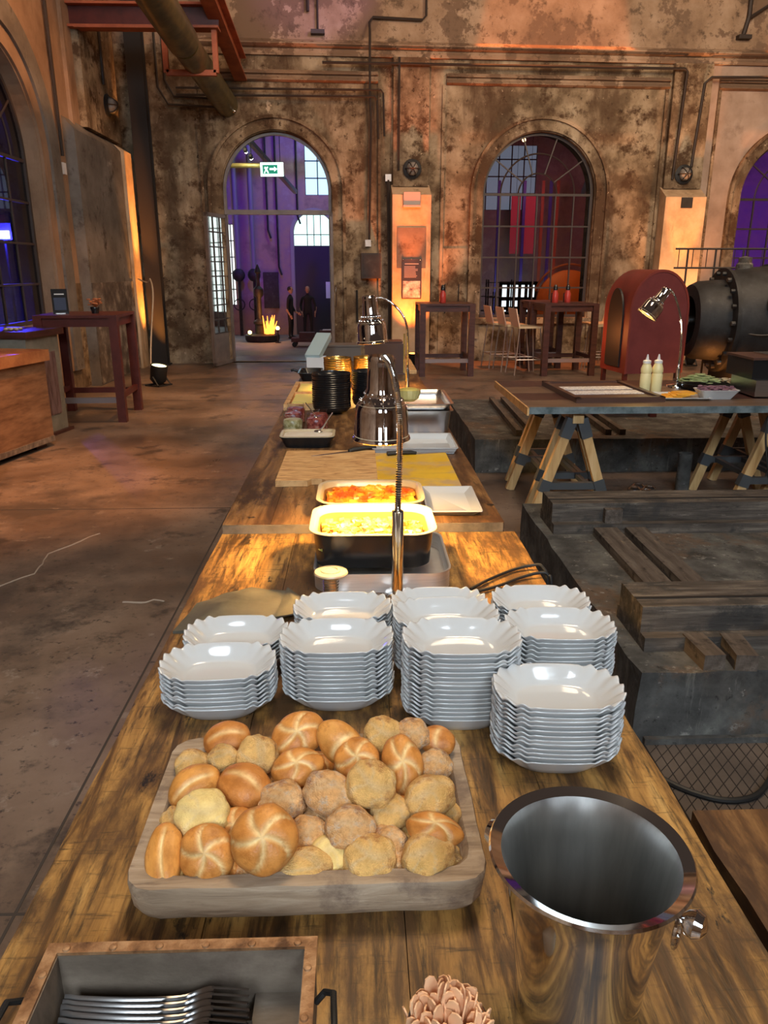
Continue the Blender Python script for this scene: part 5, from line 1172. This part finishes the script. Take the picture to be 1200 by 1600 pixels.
# ================================================================= steel wine bucket
t = thing('wine_bucket', 'polished steel wine bucket with a wide lip beside the bread tray', 'bucket', (.252, .695, T1))
MB().lathe([(.066, 0), (.070, .004), (.074, .05), (.082, .12), (.090, .175), (.094, .205), (.098, .213), (.110, .219), (.112, .222), (.110, .225), (.098, .2195)], 72, None, True, False).build('bucket_body', M_chrome, t, smooth=60)
MB().lathe([(.098, .2192), (.0915, .205), (.0875, .175), (.0795, .12), (.0715, .05), (.067, .007), (0, .006)], 72, None, False, True).build('bucket_inside', M_insteel, t, smooth=60)
for a in (-38, 142):
    d = Vector((cos(rad(a)), sin(rad(a)), 0)); b = d * .093 + Vector((0, 0, .190))
    k = MB().lathe([(.006, 0), (.006, .010), (.013, .016), (.0165, .024), (.013, .032), (.004, .036), (0, .036)], 20, Matrix.Translation(b) @ d.to_track_quat('Z', 'Y').to_matrix().to_4x4()).build('handle_knob', M_chrome, t)
    c = b + d * .008; sd = Vector((-d.y, d.x, 0))
    MB().tube([c + sd * .016 * sin(2 * pi * q / 18) + Vector((0, 0, -.017 + .019 * cos(2 * pi * q / 18))) for q in range(18)], .0026, 6, loop=True).build('handle_ring', M_chrome, t)
m = MB(); random.seed(8)
V = []
for i in range(13):
    V.append([m.bm.verts.new((.008 * (i - 6) * (1 + .1 * math.sin(j)), .008 * (j - 6), .012 + .095 * abs(mnoise.noise(Vector((i * .35, j * .35, 1)))) + .012 * mnoise.noise(Vector((i * .9, j * .9, 5))))) for j in range(13)])
for i in range(12):
    for j in range(12):
        if math.hypot(i - 5.5, j - 5.5) < 6.5: m.bm.faces.new((V[i][j], V[i + 1][j], V[i + 1][j + 1], V[i][j + 1]))
bmesh.ops.delete(m.bm, geom=[v for v in m.bm.verts if not v.link_faces], context='VERTS')
o = m.build('crumpled_napkin', flat('dark_napkin', (.045, .042, .040), .8), loc=(.252, .706, T1 + .012)); o.modifiers.new('solid', 'SOLIDIFY').thickness = .002
tag(o, 'dark crumpled napkin lying at the bottom of the wine bucket', 'napkin')
t = thing('dark_tube', 'dark ring shaped wrapper lying in the bottom of the wine bucket', 'wrapper', (.222, .742, T1 + .062), rot=(rad(70), 0, rad(25)))
MB().lathe([(.017, -.02), (.018, .02), (.0165, .02), (.0155, -.02)], 20, None, False, False).build('wall', MATS['dark_napkin'], t); MB().lathe([(.0155, -.018), (0, -.018)], 20, None, False, True).build('bottom', M_blackmat, t)

# ================================================================= cutlery crate
t = thing('cutlery_crate', 'grey wooden crate with riveted copper rim holding forks', 'crate', (-.208, .543, T1))
W_, D_, H_ = .302, .32, .098
for nm, a in (('side_board', (-W_ / 2, -W_ / 2 + .012, -D_ / 2, D_ / 2)), ('side_board', (W_ / 2 - .012, W_ / 2, -D_ / 2, D_ / 2)), ('end_board', (-W_ / 2 + .012, W_ / 2 - .012, D_ / 2 - .012, D_ / 2)), ('end_board', (-W_ / 2 + .012, W_ / 2 - .012, -D_ / 2, -D_ / 2 + .012))):
    MB().box(*a, 0, H_).build(nm, M_crate, t, bev=.002)
MB().box(-W_ / 2 + .012, W_ / 2 - .012, -D_ / 2 + .012, D_ / 2 - .012, .002, .010).build('bottom_board', M_crate, t)
MB().box(W_ / 2 - .070, W_ / 2 - .0125, -D_ / 2 + .0125, D_ / 2 - .0125, .010, .036).build('inner_ledge', M_crate, t, bev=.002)
for a in ((-W_ / 2 - .003, W_ / 2 + .003, D_ / 2 - .011, D_ / 2 + .003), (-W_ / 2 - .003, W_ / 2 + .003, -D_ / 2 - .003, -D_ / 2 + .011), (-W_ / 2 - .003, -W_ / 2 + .011, -D_ / 2 + .011, D_ / 2 - .011), (W_ / 2 - .011, W_ / 2 + .003, -D_ / 2 + .011, D_ / 2 - .011)):
    MB().box(*a, H_, H_ + .004).build('copper_rim', M_rust, t, bev=.001)
for k in range(6): MB().lathe([(.0048, 0), (.004, .002), (0, .0028)], 10, Matrix.Translation((-W_ / 2 + .02 + k * .0525, D_ / 2 - .006, H_ + .004))).build('rivet', M_rust, t)
for s in (-1, 1):
    for k in range(5): MB().lathe([(.0048, 0), (.004, .002), (0, .0028)], 10, Matrix.Translation((s * (W_ / 2 - .006), D_ / 2 - .04 - k * .06, H_ + .004))).build('rivet', M_rust, t)
    hx = s * (W_ / 2 + .003)
    MB().tube([(hx, .105, .070), (hx + s * .010, .107, .082), (hx + s * .020, .095, .094), (hx + s * .022, .06, .096), (hx + s * .022, -.06, .096), (hx + s * .020, -.095, .094), (hx + s * .010, -.107, .082), (hx, -.105, .070)], .0038, 8).build('handle', M_iron, t)
def fork_mesh():
    m = MB()
    def prof(u):                                    # height along the fork, u in 0..1 from handle end to tips
        return .008 * sin(pi * min(1, u / .66)) * .7 - .006 * math.exp(-((u - .70) / .07) ** 2) + (.012 * ((u - .74) / .26) ** 1.4 if u > .74 else 0)
    def strip(u0, u1, hw, yc=lambda u: 0, n=14):
        R = []
        for i in range(n + 1):
            u = u0 + (u1 - u0) * i / n; x = (u - .5) * .205; w_ = hw(u); y = yc(u); z = prof(u)
            R.append([Vector((x, y - w_, z)), Vector((x, y - w_ * .6, z + .0014)), Vector((x, y + w_ * .6, z + .0014)), Vector((x, y + w_, z)), Vector((x, y, z - .0006))])
        m.loft(R)
    strip(0, .80, lambda u: .0095 if u < .05 else .0090 - .0058 * min(1, u / .62) if u < .62 else .0032 + .0085 * min(1, max(0, (u - .66) / .12)), n=26)
    for k in range(4): strip(.79, 1.0, lambda u: .0013, lambda u, k=k: (k - 1.5) * .0066, 8)
    return m.build('fork', nmat('dark_steel', [(.3, (.16, .15, .145)), (.7, (.26, .25, .24))], scale=3, rough=.28, metal=1))
f0 = fork_mesh(); fm = f0.data
for i in range(16):
    o = f0 if i == 0 else bpy.data.objects.new('fork', fm)
    if i: COL.objects.link(o)
    o.location = (-.2295 + random.uniform(-.002, .002), .662 - i * .0068, T1 + .064 - i * .0008); o.rotation_euler = (rad(58), 0, rad(random.uniform(-1, 1)))
    tag(o, 'steel fork in the grey crate, %s' % ('nearest its far copper rim' if i == 0 else '%s from its far copper rim' % ['', 'second', 'third', 'fourth', 'fifth', 'sixth', 'seventh', 'eighth', 'ninth', 'tenth', 'eleventh', 'twelfth', '13th', '14th', '15th', '16th'][i]), 'fork', 'forks in the wooden crate')
o = tag(MB().box(-.11, .10, -.14, .09, 0, .030).build('folded_napkin', flat('dark_linen', (.03, .03, .03), .9), bev=.01, loc=(-.226, .563, T1 + .010)), 'dark folded napkin bedding the forks in the crate', 'napkin')
# ================================================================= cup of little wooden spoons
t = thing('spoon_cup', 'small wire rimmed cup packed with wooden ice cream spoons', 'cup', (.087, .598, T1))
MB().lathe([(.030, 0), (.032, .003), (.038, .075), (.041, .086), (.0425, .088), (.041, .090), (.039, .086), (.036, .075), (.030, .006), (0, .006)], 32).build('cup_body', M_porc, t)
MB().tube([(.043 * cos(2 * pi * k / 28), .043 * sin(2 * pi * k / 28), .091) for k in range(28)], .0016, 6, loop=True).build('wire_rim', M_chrome, t)
m = MB(); P = [(-.003, 0), (.003, 0), (.0025, .05), (.0055, .062), (.0085, .072), (.0088, .082), (.006, .090), (0, .0925), (-.006, .090), (-.0088, .082), (-.0085, .072), (-.0055, .062), (-.0025, .05)]
m.prism(P, -.0009, .0009, XZ); s0 = m.build('wooden_spoon', nmat('birch', [(.3, (.82, .46, .24)), (.7, (.92, .58, .34))], scale=6, stretch=(4, 4, .6), rough=.65), bev=.0003); sm = s0.data
random.seed(44); n = 0
for r, c in ((.004, 5), (.013, 14), (.022, 22), (.029, 28), (.035, 30)):
    for k in range(c):
        a = 2 * pi * k / c + random.uniform(-.15, .15); lean = r / .035 * 13 + random.uniform(-6, 6)
        o = s0 if n == 0 else bpy.data.objects.new('wooden_spoon', sm)
        if n: COL.objects.link(o)
        n += 1
        M = Matrix.Translation((.087 + r * .62 * cos(a), .598 + r * .62 * sin(a), T1 + .022 + .030 * (1 - (r / .035) ** 2) + random.uniform(-.010, .006))) @ Matrix.Rotation(a, 4, 'Z') @ Matrix.Rotation(rad(lean), 4, 'Y') @ Matrix.Rotation((pi / 2 if k % 3 else 0) + random.uniform(-.8, .8), 4, 'Z')
        o.matrix_world = M; o.scale = (.86, 1, .95); tag(o, 'small pale wooden spoon standing in the packed cup', 'spoon', 'wooden spoons in the cup')

# ================================================================= around the front heat lamp
heat_lamp((.097, 1.893, T1), .036, .245, [(0, 0, .245), (.004, .006, .38), (.004, .035, .49), (-.007, .105, .58), (-.025, .18, .615), (-.035, .245, .605)], (.062, 2.15, 1.143), (rad(2), 0, 0), 'tall chrome heat lamp on a gooseneck over the two food pans', 56, pole_r=.0155)
heat_lamp((.335, 5.33, T2), .06, .16, [(0, 0, .16), (.0, 0, .34), (-.015, 0, .47), (-.07, -.02, .56), (-.16, -.05, .625), (-.235, -.08, .63)], (.095, 5.25, 1.135), (0, rad(-4), 0), 'chrome heat lamp on a gooseneck over the gold bowls further back', 60, s=1.30)
t = thing('steel_tray', 'large low brushed steel tray under the black food pan', 'tray', (.060, 2.115, T1))
tray_mesh(MB(), .376, .364, .055, .06, .004, .0, .003).build('tray_body', nmat('pale_steel', [(.3, (.70, .69, .68)), (.7, (.88, .87, .86))], scale=6, stretch=(1, 1, 30), rough=.52, metal=1), t)
def food_pan(loc, w_, d_, h_, label, food, fl):
    t = thing('food_pan', label, 'pan', loc, 0, 'rectangular food pans')
    R = lambda dw, z, r: [Vector((x, y, z)) for x, y in rrect(w_ + 2 * dw, d_ + 2 * dw, r, 8)]
    MB().loft([R(-.022, 0, .05), R(-.016, .004, .055), R(-.008, h_ - .006, .065), R(-.002, h_ - .004, .068)], True, False).build('outer_shell', M_black, t)
    MB().loft([R(-.002, h_ - .004, .068), R(.003, h_ - .002, .072), R(.003, h_, .072), R(-.010, h_, .062), R(-.013, h_ - .004, .06), R(-.018, h_ - .02, .056)], False, False).build('cream_rim', M_cream, t)
    MB().loft([R(-.018, h_ - .02, .056), R(-.024, .008, .05)], False, True).build('brown_lining', flat('baked_lining', (.36, .16, .06), .3), t)
    m = MB(); random.seed(int(loc[1] * 100)); fw, fd = w_ / 2 - .032, d_ / 2 - .032
    for k in range(420):
        x, y = random.uniform(-fw, fw), random.uniform(-fd, fd); s_ = random.uniform(.006, .011)
        M = Matrix.Translation((x, y, fl + random.uniform(-.006, .006) + .012 * (1 - (x / fw) ** 2))) @ Matrix.Rotation(random.uniform(0, 3), 4, 'Z') @ Matrix.Rotation(random.uniform(0, 3), 4, 'X')
        m.box(-s_ * 1.3, s_ * 1.3, -s_, s_, -s_ * .7, s_ * .7, M)
    m.box(-fw, fw, -fd, fd, .012, fl - .002)
    o = m.build('diced_food', food, bev=.0015, smooth=60); o.location = loc
    return o
M_f1 = nmat('yellow_pasta', [(.40, (.42, .20, .03)), (.47, (.76, .48, .06)), (.56, (.80, .62, .20)), (.66, (.35, .30, .06))], scale=26, rough=.4, detail=2)
M_f2 = nmat('orange_curry', [(.40, (.62, .07, .01)), (.5, (.70, .20, .015)), (.58, (.74, .42, .04))], scale=11, rough=.35, detail=2)
tag(food_pan((.036, 2.122, T1 + .046), .352, .29, .105, 'black food pan with a cream rim in front, standing on the steel tray', M_f1, .050), 'bright yellow diced potato heap in the front food pan', 'food', kind='stuff')
tag(food_pan((.036, 2.575, T2), .362, .30, .075, 'cream rimmed food pan with orange food behind the front pan', M_f2, .040), 'orange yellow curry heap in the rear food pan', 'food', kind='stuff')
random.seed(6)
for i in range(5): tag(MB().ball((0, 0, 0), .010, 8, 6, (1.6, 1, .6)).build('sausage_slice', flat('sausage', (.22, .035, .02), .35), loc=(-.10 + .052 * i, 2.03 + .02 * (i % 2), T1 + .116), rot=(.3, 0, i)), 'dark red slice lying on the yellow food of the front pan', 'food', 'red slices in the front pan')
t = thing('silver_spool', 'silver spool shaped stand with a round disc top behind the dishes', 'stand', (-.079, 1.90, T1))
MB().lathe([(.040, 0), (.041, .004), (.030, .008), (.020, .012), (.0195, .068), (.022, .070)], 28, None, True, False).build('stem', M_steel, t)
for z in (.018, .026, .034, .042, .050, .058): MB().lathe([(.0192, z - .002), (.0215, z), (.0192, z + .002)], 28, None, False, False).build('groove_ring', M_steel, t)
MB().lathe([(.018, .068), (.043, .071), (.045, .074), (.043, .078), (.028, .080), (.027, .082), (.018, .082), (.017, .080), (0, .080)], 36).build('disc_top', M_cream, t)
# folded leather
def sheet(pts_top, th, mat, name, label, cat, z0, wob=.006):
    t_ = MB(); cx = sum(p[0] for p in pts_top) / len(pts_top); cy = sum(p[1] for p in pts_top) / len(pts_top)
    n = 6; R = []
    P = []
    for i in range(len(pts_top)):
        a, b = pts_top[i], pts_top[(i + 1) % len(pts_top)]
        for k in range(n): P.append((a[0] + (b[0] - a[0]) * k / n - cx, a[1] + (b[1] - a[1]) * k / n - cy))
    def zz(x, y): return wob * (1 + mnoise.noise(Vector((x * 18, y * 18, z0)))) 
    for s_ in (1, .75, .5, .25): R.append([Vector((x * s_, y * s_, zz(x * s_, y * s_) * (1.2 - s_) * 1.6 + th)) for x, y in P])
    R = [[Vector((x, y, 0)) for x, y in P]] + R
    t_.loft(R); o = t_.build(name, mat, smooth=50); o.location = (cx, cy, z0); return tag(o, label, cat)
sheet([(-.455, 1.70), (-.26, 1.715), (-.175, 1.80), (-.185, 1.93), (-.30, 1.965), (-.36, 1.93), (-.43, 1.86)], .003, M_cloth, 'leather_cloth', 'olive grey folded leather cloth on the table edge behind the dishes', 'cloth', T1, .012)
sheet([(-.215, 1.755), (-.125, 1.79), (-.155, 1.87), (-.20, 1.945)], .002, M_cloth, 'leather_flap', 'small triangular leather piece tucked beside the folded leather cloth', 'cloth', T1 + .012, .005)
o = tag(MB().smooth_tube([(.30, 1.935, T1 + .006), (.36, 2.00, T1 + .006), (.44, 2.07, T1 + .006), (.50, 2.09, T1 + .012), (.53, 2.08, T1 + .012), (.545, 2.06, T1 - .04), (.55, 2.04, .5), (.56, 2.02, .03)], .0045, 8).build('lamp_cable', M_blackmat), 'upper black cable running off the table edge behind the dishes', 'cable')
o = tag(MB().smooth_tube([(.31, 1.915, T1 + .006), (.38, 1.955, T1 + .006), (.45, 2.01, T1 + .006), (.505, 2.03, T1 + .012), (.535, 2.03, T1 + .006), (.548, 2.02, T1 - .05), (.57, 2.0, .3), (.6, 1.98, .03)], .0045, 8).build('lamp_cable', M_blackmat), 'lower black cable running off the table edge behind the dishes', 'cable')

# ================================================================= second table
def tray_thing(name, label, cat, loc, w_, d_, h_, mat, r=.012, th=.005, flare=.015, rim=.006, rz=0, **k):
    t = thing(name, label, cat, loc, rz); tray_mesh(MB(), w_, d_, h_, r, th, flare, rim).build('body', mat, t); return t
tray_thing('square_dish', 'white rectangular porcelain dish at the table seam beside the food pans', 'dish', (.326, 2.655, T2), .185, .31, .024, M_porc, .004, .005, .022, .004, rad(-1))
tag(MB().box(-.165, .155, -.285, .29, 0, .018).build('yellow_board', M_yboard, bev=.003, loc=(.235, 3.11, T2)), 'bright yellow cutting board behind the rear food pan', 'board')
t = thing('cutting_board', 'light wooden cutting board with a notched handle edge, next to the yellow board', 'board', (-.130, 3.17, T2))
o = MB(); o.prism([(-.20, -.26), (-.075, -.26), (-.06, -.235), (-.02, -.235), (-.005, -.25), (.195, -.25), (.200, -.24), (.200, .26), (-.19, .265), (-.20, .25)], 0, .024); o.build('board_body', M_board, t, bev=.005)
def knife(loc, rz, label, L=.34):
    t = thing('carving_knife', label, 'knife', loc, rz, 'carving knives'); m = MB()
    m.prism([(-L * .55, 0), (-L * .45, -.010), (0, -.014), (0, .012)], 0, .002); m.build('blade', M_steel, t)
    MB().tube([(-.004, 0, .004), (.02, 0, .008), (.08, 0, .010), (L * .38, 0, .008)], [.008, .010, .009, .011], 10, sx=1.3).build('handle', M_blackmat, t)
knife((-.045, 3.40, T2 + .0245), rad(26), 'carving knife lying across the back of the light wooden cutting board')
knife((.25, 3.37, T2 + .0185), rad(190), 'carving knife lying on the back edge of the yellow board', .34)
tray_thing('serving_tray', 'shallow white serving tray under the big lamp shade', 'tray', (.255, 3.60, T2), .385, .33, .032, M_porc, .006, .006, .012, .006)
t = tray_thing('gn_container', 'lower deep steel food container on the second table', 'container', (.345, 4.18, T2), .265, .50, .115, M_steel, .03, .003, .012, .012)
t = tray_thing('gn_container', 'upper shallow steel food container stacked on the deep one', 'container', (.345, 4.18, T2 + .116), .262, .50, .035, M_steel, .03, .003, .012, .014)
t = thing('glass_bowl', 'cut glass bowl with yellow contents on the steel containers', 'bowl', (.245, 3.98, T2 + .116 + .004), 0)
m = MB(); rings = []
for r, z in ((.030, 0), (.048, .015), (.058, .045), (.060, .06), (.056, .06), (.052, .045), (.042, .018), (.02, .008)):
    rings.append([Vector(((r + .002 * (k % 2)) * cos(2 * pi * k / 32), (r + .002 * (k % 2)) * sin(2 * pi * k / 32), z)) for k in range(32)])
m.loft(rings); m.build('bowl', nmat('yellow_glass', [(.3, (.50, .42, .12)), (.7, (.72, .64, .28))], scale=8, rough=.1), t, smooth=20)
MB().lathe([(0, .050), (.050, .050), (.04, .066), (0, .072)], 20).build('yellow_contents', flat('mustard', (.60, .48, .12), .4), t)
t.location = (.262, 4.02, T2 + .152)
def jar(loc, label, c1, c2, spoon=False):
    t = thing('preserve_jar', label, 'jar', loc, 0, 'glass jars on the second table')
    MB().lathe([(.045, 0), (.050, .005), (.050, .075), (.044, .088), (.044, .098), (.047, .100), (.047, .106), (.043, .106)], 24, None, True, False).build('glass_body', M_glass, t)
    MB().lathe([(.0485, .004), (.0492, .008), (.0492, .045), (0, .045)], 20).build('lower_contents', c1, t); MB().lathe([(.0492, .046), (.0492, .072), (.043, .082), (0, .084)], 20).build('upper_contents', c2, t)
    if spoon: MB().tube([(0, 0, .08), (-.02, -.01, .12), (-.05, -.03, .165)][::-1], .003, 6).ball((.0, 0, .085), .012, 8, 6, (1, 1, .4)).build('spoon_in_jar', M_steel, t)
M_ony = nmat('pickled_onion', [(.40, (.16, .02, .015)), (.55, (.42, .09, .06)), (.68, (.62, .34, .24))], scale=38, rough=.25); M_pal = nmat('pale_cabbage', [(.40, (.26, .20, .06)), (.6, (.62, .52, .28))], scale=38, rough=.3)
jar((-.352, 4.09, T2), 'glass jar of red pickles standing nearest the table edge', M_pal, M_ony); jar((-.340, 3.90, T2), 'glass jar of pale pickles right behind the black dish', M_pal, M_pal)
jar((-.215, 4.06, T2), 'open glass jar of red onions beside the black bowls', M_ony, M_ony); jar((-.222, 3.93, T2), 'glass jar of red pickles with a spoon, behind the black dish', M_ony, M_ony, True)
jar((-.350, 4.24, T2), 'rearmost glass jar of red pickles near the wooden tray', M_ony, M_ony)
t = tray_thing('enamel_dish', 'black enamel dish with a white inside full of cream sauce', 'dish', (-.248, 3.665, T2), .255, .185, .055, M_black, .03, .006, .022, .004)
o = MB(); o.loft([[Vector((x, y, .045)) for x, y in rrect(.235, .165, .025)], [Vector((x * .8, y * .8, .052)) for x, y in rrect(.235, .165, .025)], [Vector((x * .3, y * .3, .055)) for x, y in rrect(.235, .165, .025)]])
tag(o.build('cream_sauce', nmat('white_sauce', [(.4, (.72, .62, .48)), (.6, (.80, .74, .64))], scale=12, rough=.4, bump=.5), loc=(-.248, 3.665, T2)), 'thick white sauce filling the black enamel dish', 'sauce', kind='stuff')
MB().loft([[Vector((x, y, .055)) for x, y in rrect(.262, .192, .034)], [Vector((x, y, .0585)) for x, y in rrect(.262, .192, .034)], [Vector((x, y, .0585)) for x, y in rrect(.236, .166, .026)], [Vector((x, y, .046)) for x, y in rrect(.236, .166, .026)]], False, False).build('white_rim', M_cream, t)
tag(MB().tube([(-.06, -.04, .09), (-.02, -.01, .02), (.0, .0, .0)], .004, 6).ball((.0, 0, .0), .018, 8, 6, (1.3, 1, .4)).build('serving_spoon', M_steel, loc=(-.20, 3.70, T2 + .058), rot=(0, 0, rad(150))), 'small steel spoon leaning in the white sauce', 'spoon')
def bowl_mesh(mat, r=.112, h=.05, nm='stack_bowl'):
    return MB().lathe([(.05, 0), (.052, .003), (r * .8, .012), (r * .97, h * .7), (r, h), (r * .985, h + .002), (r * .95, h * .75), (r * .78, .017), (.045, .007), (0, .007)], 40).build(nm, mat, smooth=50)
ORD2 = ORD + ['17th from the top', '18th from the top']
def bowl_stack(mat, r, x, y, n, s_, desc, grp, z0=T2, colr='black'):
    b = bowl_mesh(mat, r, .045, 'serving_bowl')
    for k in range(n):
        o = b if k == 0 else bpy.data.objects.new('serving_bowl', b.data)
        if k: COL.objects.link(o)
        o.location = (x + random.uniform(-.002, .002), y + random.uniform(-.002, .002), z0 + k * s_)
        tag(o, '%s bowl, %s, %s' % (colr, ORD2[n - 1 - k] if k else 'bottom one', desc), 'bowl', grp)
bowl_stack(M_black, .114, -.162, 4.54, 16, .0125, 'tall black stack beside the jars', 'black bowls in the front stack')
bowl_stack(M_black, .112, .070, 4.70, 16, .0120, 'tall black stack half hidden by the lamp shade', 'black bowls behind the lamp shade')
bowl_stack(M_gold, .100, -.150, 5.52, 12, .0155, 'gold brown stack nearer the doorway side', 'gold bowls in the first stack', colr='gold brown')
bowl_stack(M_gold, .100, .060, 5.56, 12, .0155, 'gold brown stack under the rear heat lamp', 'gold bowls in the second stack', colr='gold brown')
t = thing('wooden_tray', 'orange lit wooden tray with yellow cheese blocks at the table edge', 'tray', (-.335, 5.10, T2))
m = MB()
MB().box(-.12, .12, -.48, .52, 0, .012).build('tray_floor', M_board, t, bev=.002)
for a in ((-.12, -.09, -.48, .52), (.09, .12, -.48, .52), (-.09, .09, -.48, -.44), (-.09, .09, .48, .52), (-.09, .09, 0.01, .04)): MB().box(*a, .012, .035).build('tray_side', M_board, t, bev=.002)
for i, y in enumerate((4.87, 5.35)): tag(MB().box(-.075, .075, -.17, .17, 0, .022).build('butter_block', flat('butter', (.80, .66, .16), .4), bev=.006, loc=(-.335, y, T2 + .012)), ['pale yellow butter block in the front half of the wooden tray', 'pale yellow butter block in the rear half of the wooden tray'][i], 'butter', 'butter blocks in the wooden tray')
tag(MB().box(-.10, .10, -.3, .3, 0, .02).build('yellow_board', MATS['butter'], bev=.004, loc=(.235, 5.0, T2)), 'small glowing yellow board under the rear heat lamp', 'board')
t = tray_thing('black_dish', 'low black dish with a handle at the table edge behind the wooden tray', 'dish', (-.37, 5.98, T2), .17, .34, .07, M_black, .04, .006, .03, .006)
MB().tube([(-.09, .0, .06), (-.13, .0, .075), (-.15, .0, .07)], .01, 8).build('handle', M_black, t)
t = thing('steel_chafing_lid', 'pale ice blue lid leaning on a white block behind the gold bowls', 'lid', (-.37, 6.75, T2), rad(0))
MB().bar((-.02, -.14, .10), (.07, .16, .26), .13, .05).build('leaning_lid', flat('ice_blue_lid', (.42, .55, .58), .15), t, bev=.01)
MB().box(-.07, .09, -.16, .0, 0, .10).build('white_block', M_white, t, bev=.01)
t = thing('wooden_box', 'plain brown wooden box at the far end of the second table', 'box', (.27, 7.3, T2))
MB().box(-.13, .13, -.12, .12, 0, .17).build('box_body', M_mauve, t, bev=.004); MB().box(-.135, .135, -.125, .125, .17, .18).build('box_lid', M_mauve, t)
t = thing('standing_menu', 'brown menu board standing upright behind the gold bowls', 'sign', (.21, 6.3, T2))
MB().box(-.16, .16, -.012, .012, 0, .24).build('board', M_mauve, t, bev=.003); MB().box(-.16, .16, -.04, .06, 0, .012).build('foot', M_mauve, t)
MB().box(.150, .163, -.02, -.012, .0, .32).build('brass_edge', M_gold, t)
t = thing('grey_bin', 'grey box at the far table end before the doorway', 'box', (-.2, 7.35, T2))
MB().box(-.17, .22, -.12, .12, 0, .13).build('body', flat('grey_box', (.14, .11, .09), .6), t, bev=.01); MB().box(-.18, .23, -.13, .13, .13, .145).build('lid', flat('grey_box', (0, 0, 0)), t, bev=.004)
t = thing('wooden_board', 'dark board leaning against the far end of the second table', 'board', (.42, 6.7, T2))
MB().box(-.05, .05, -.4, .4, 0, .03).build('body', M_board, t, bev=.004)
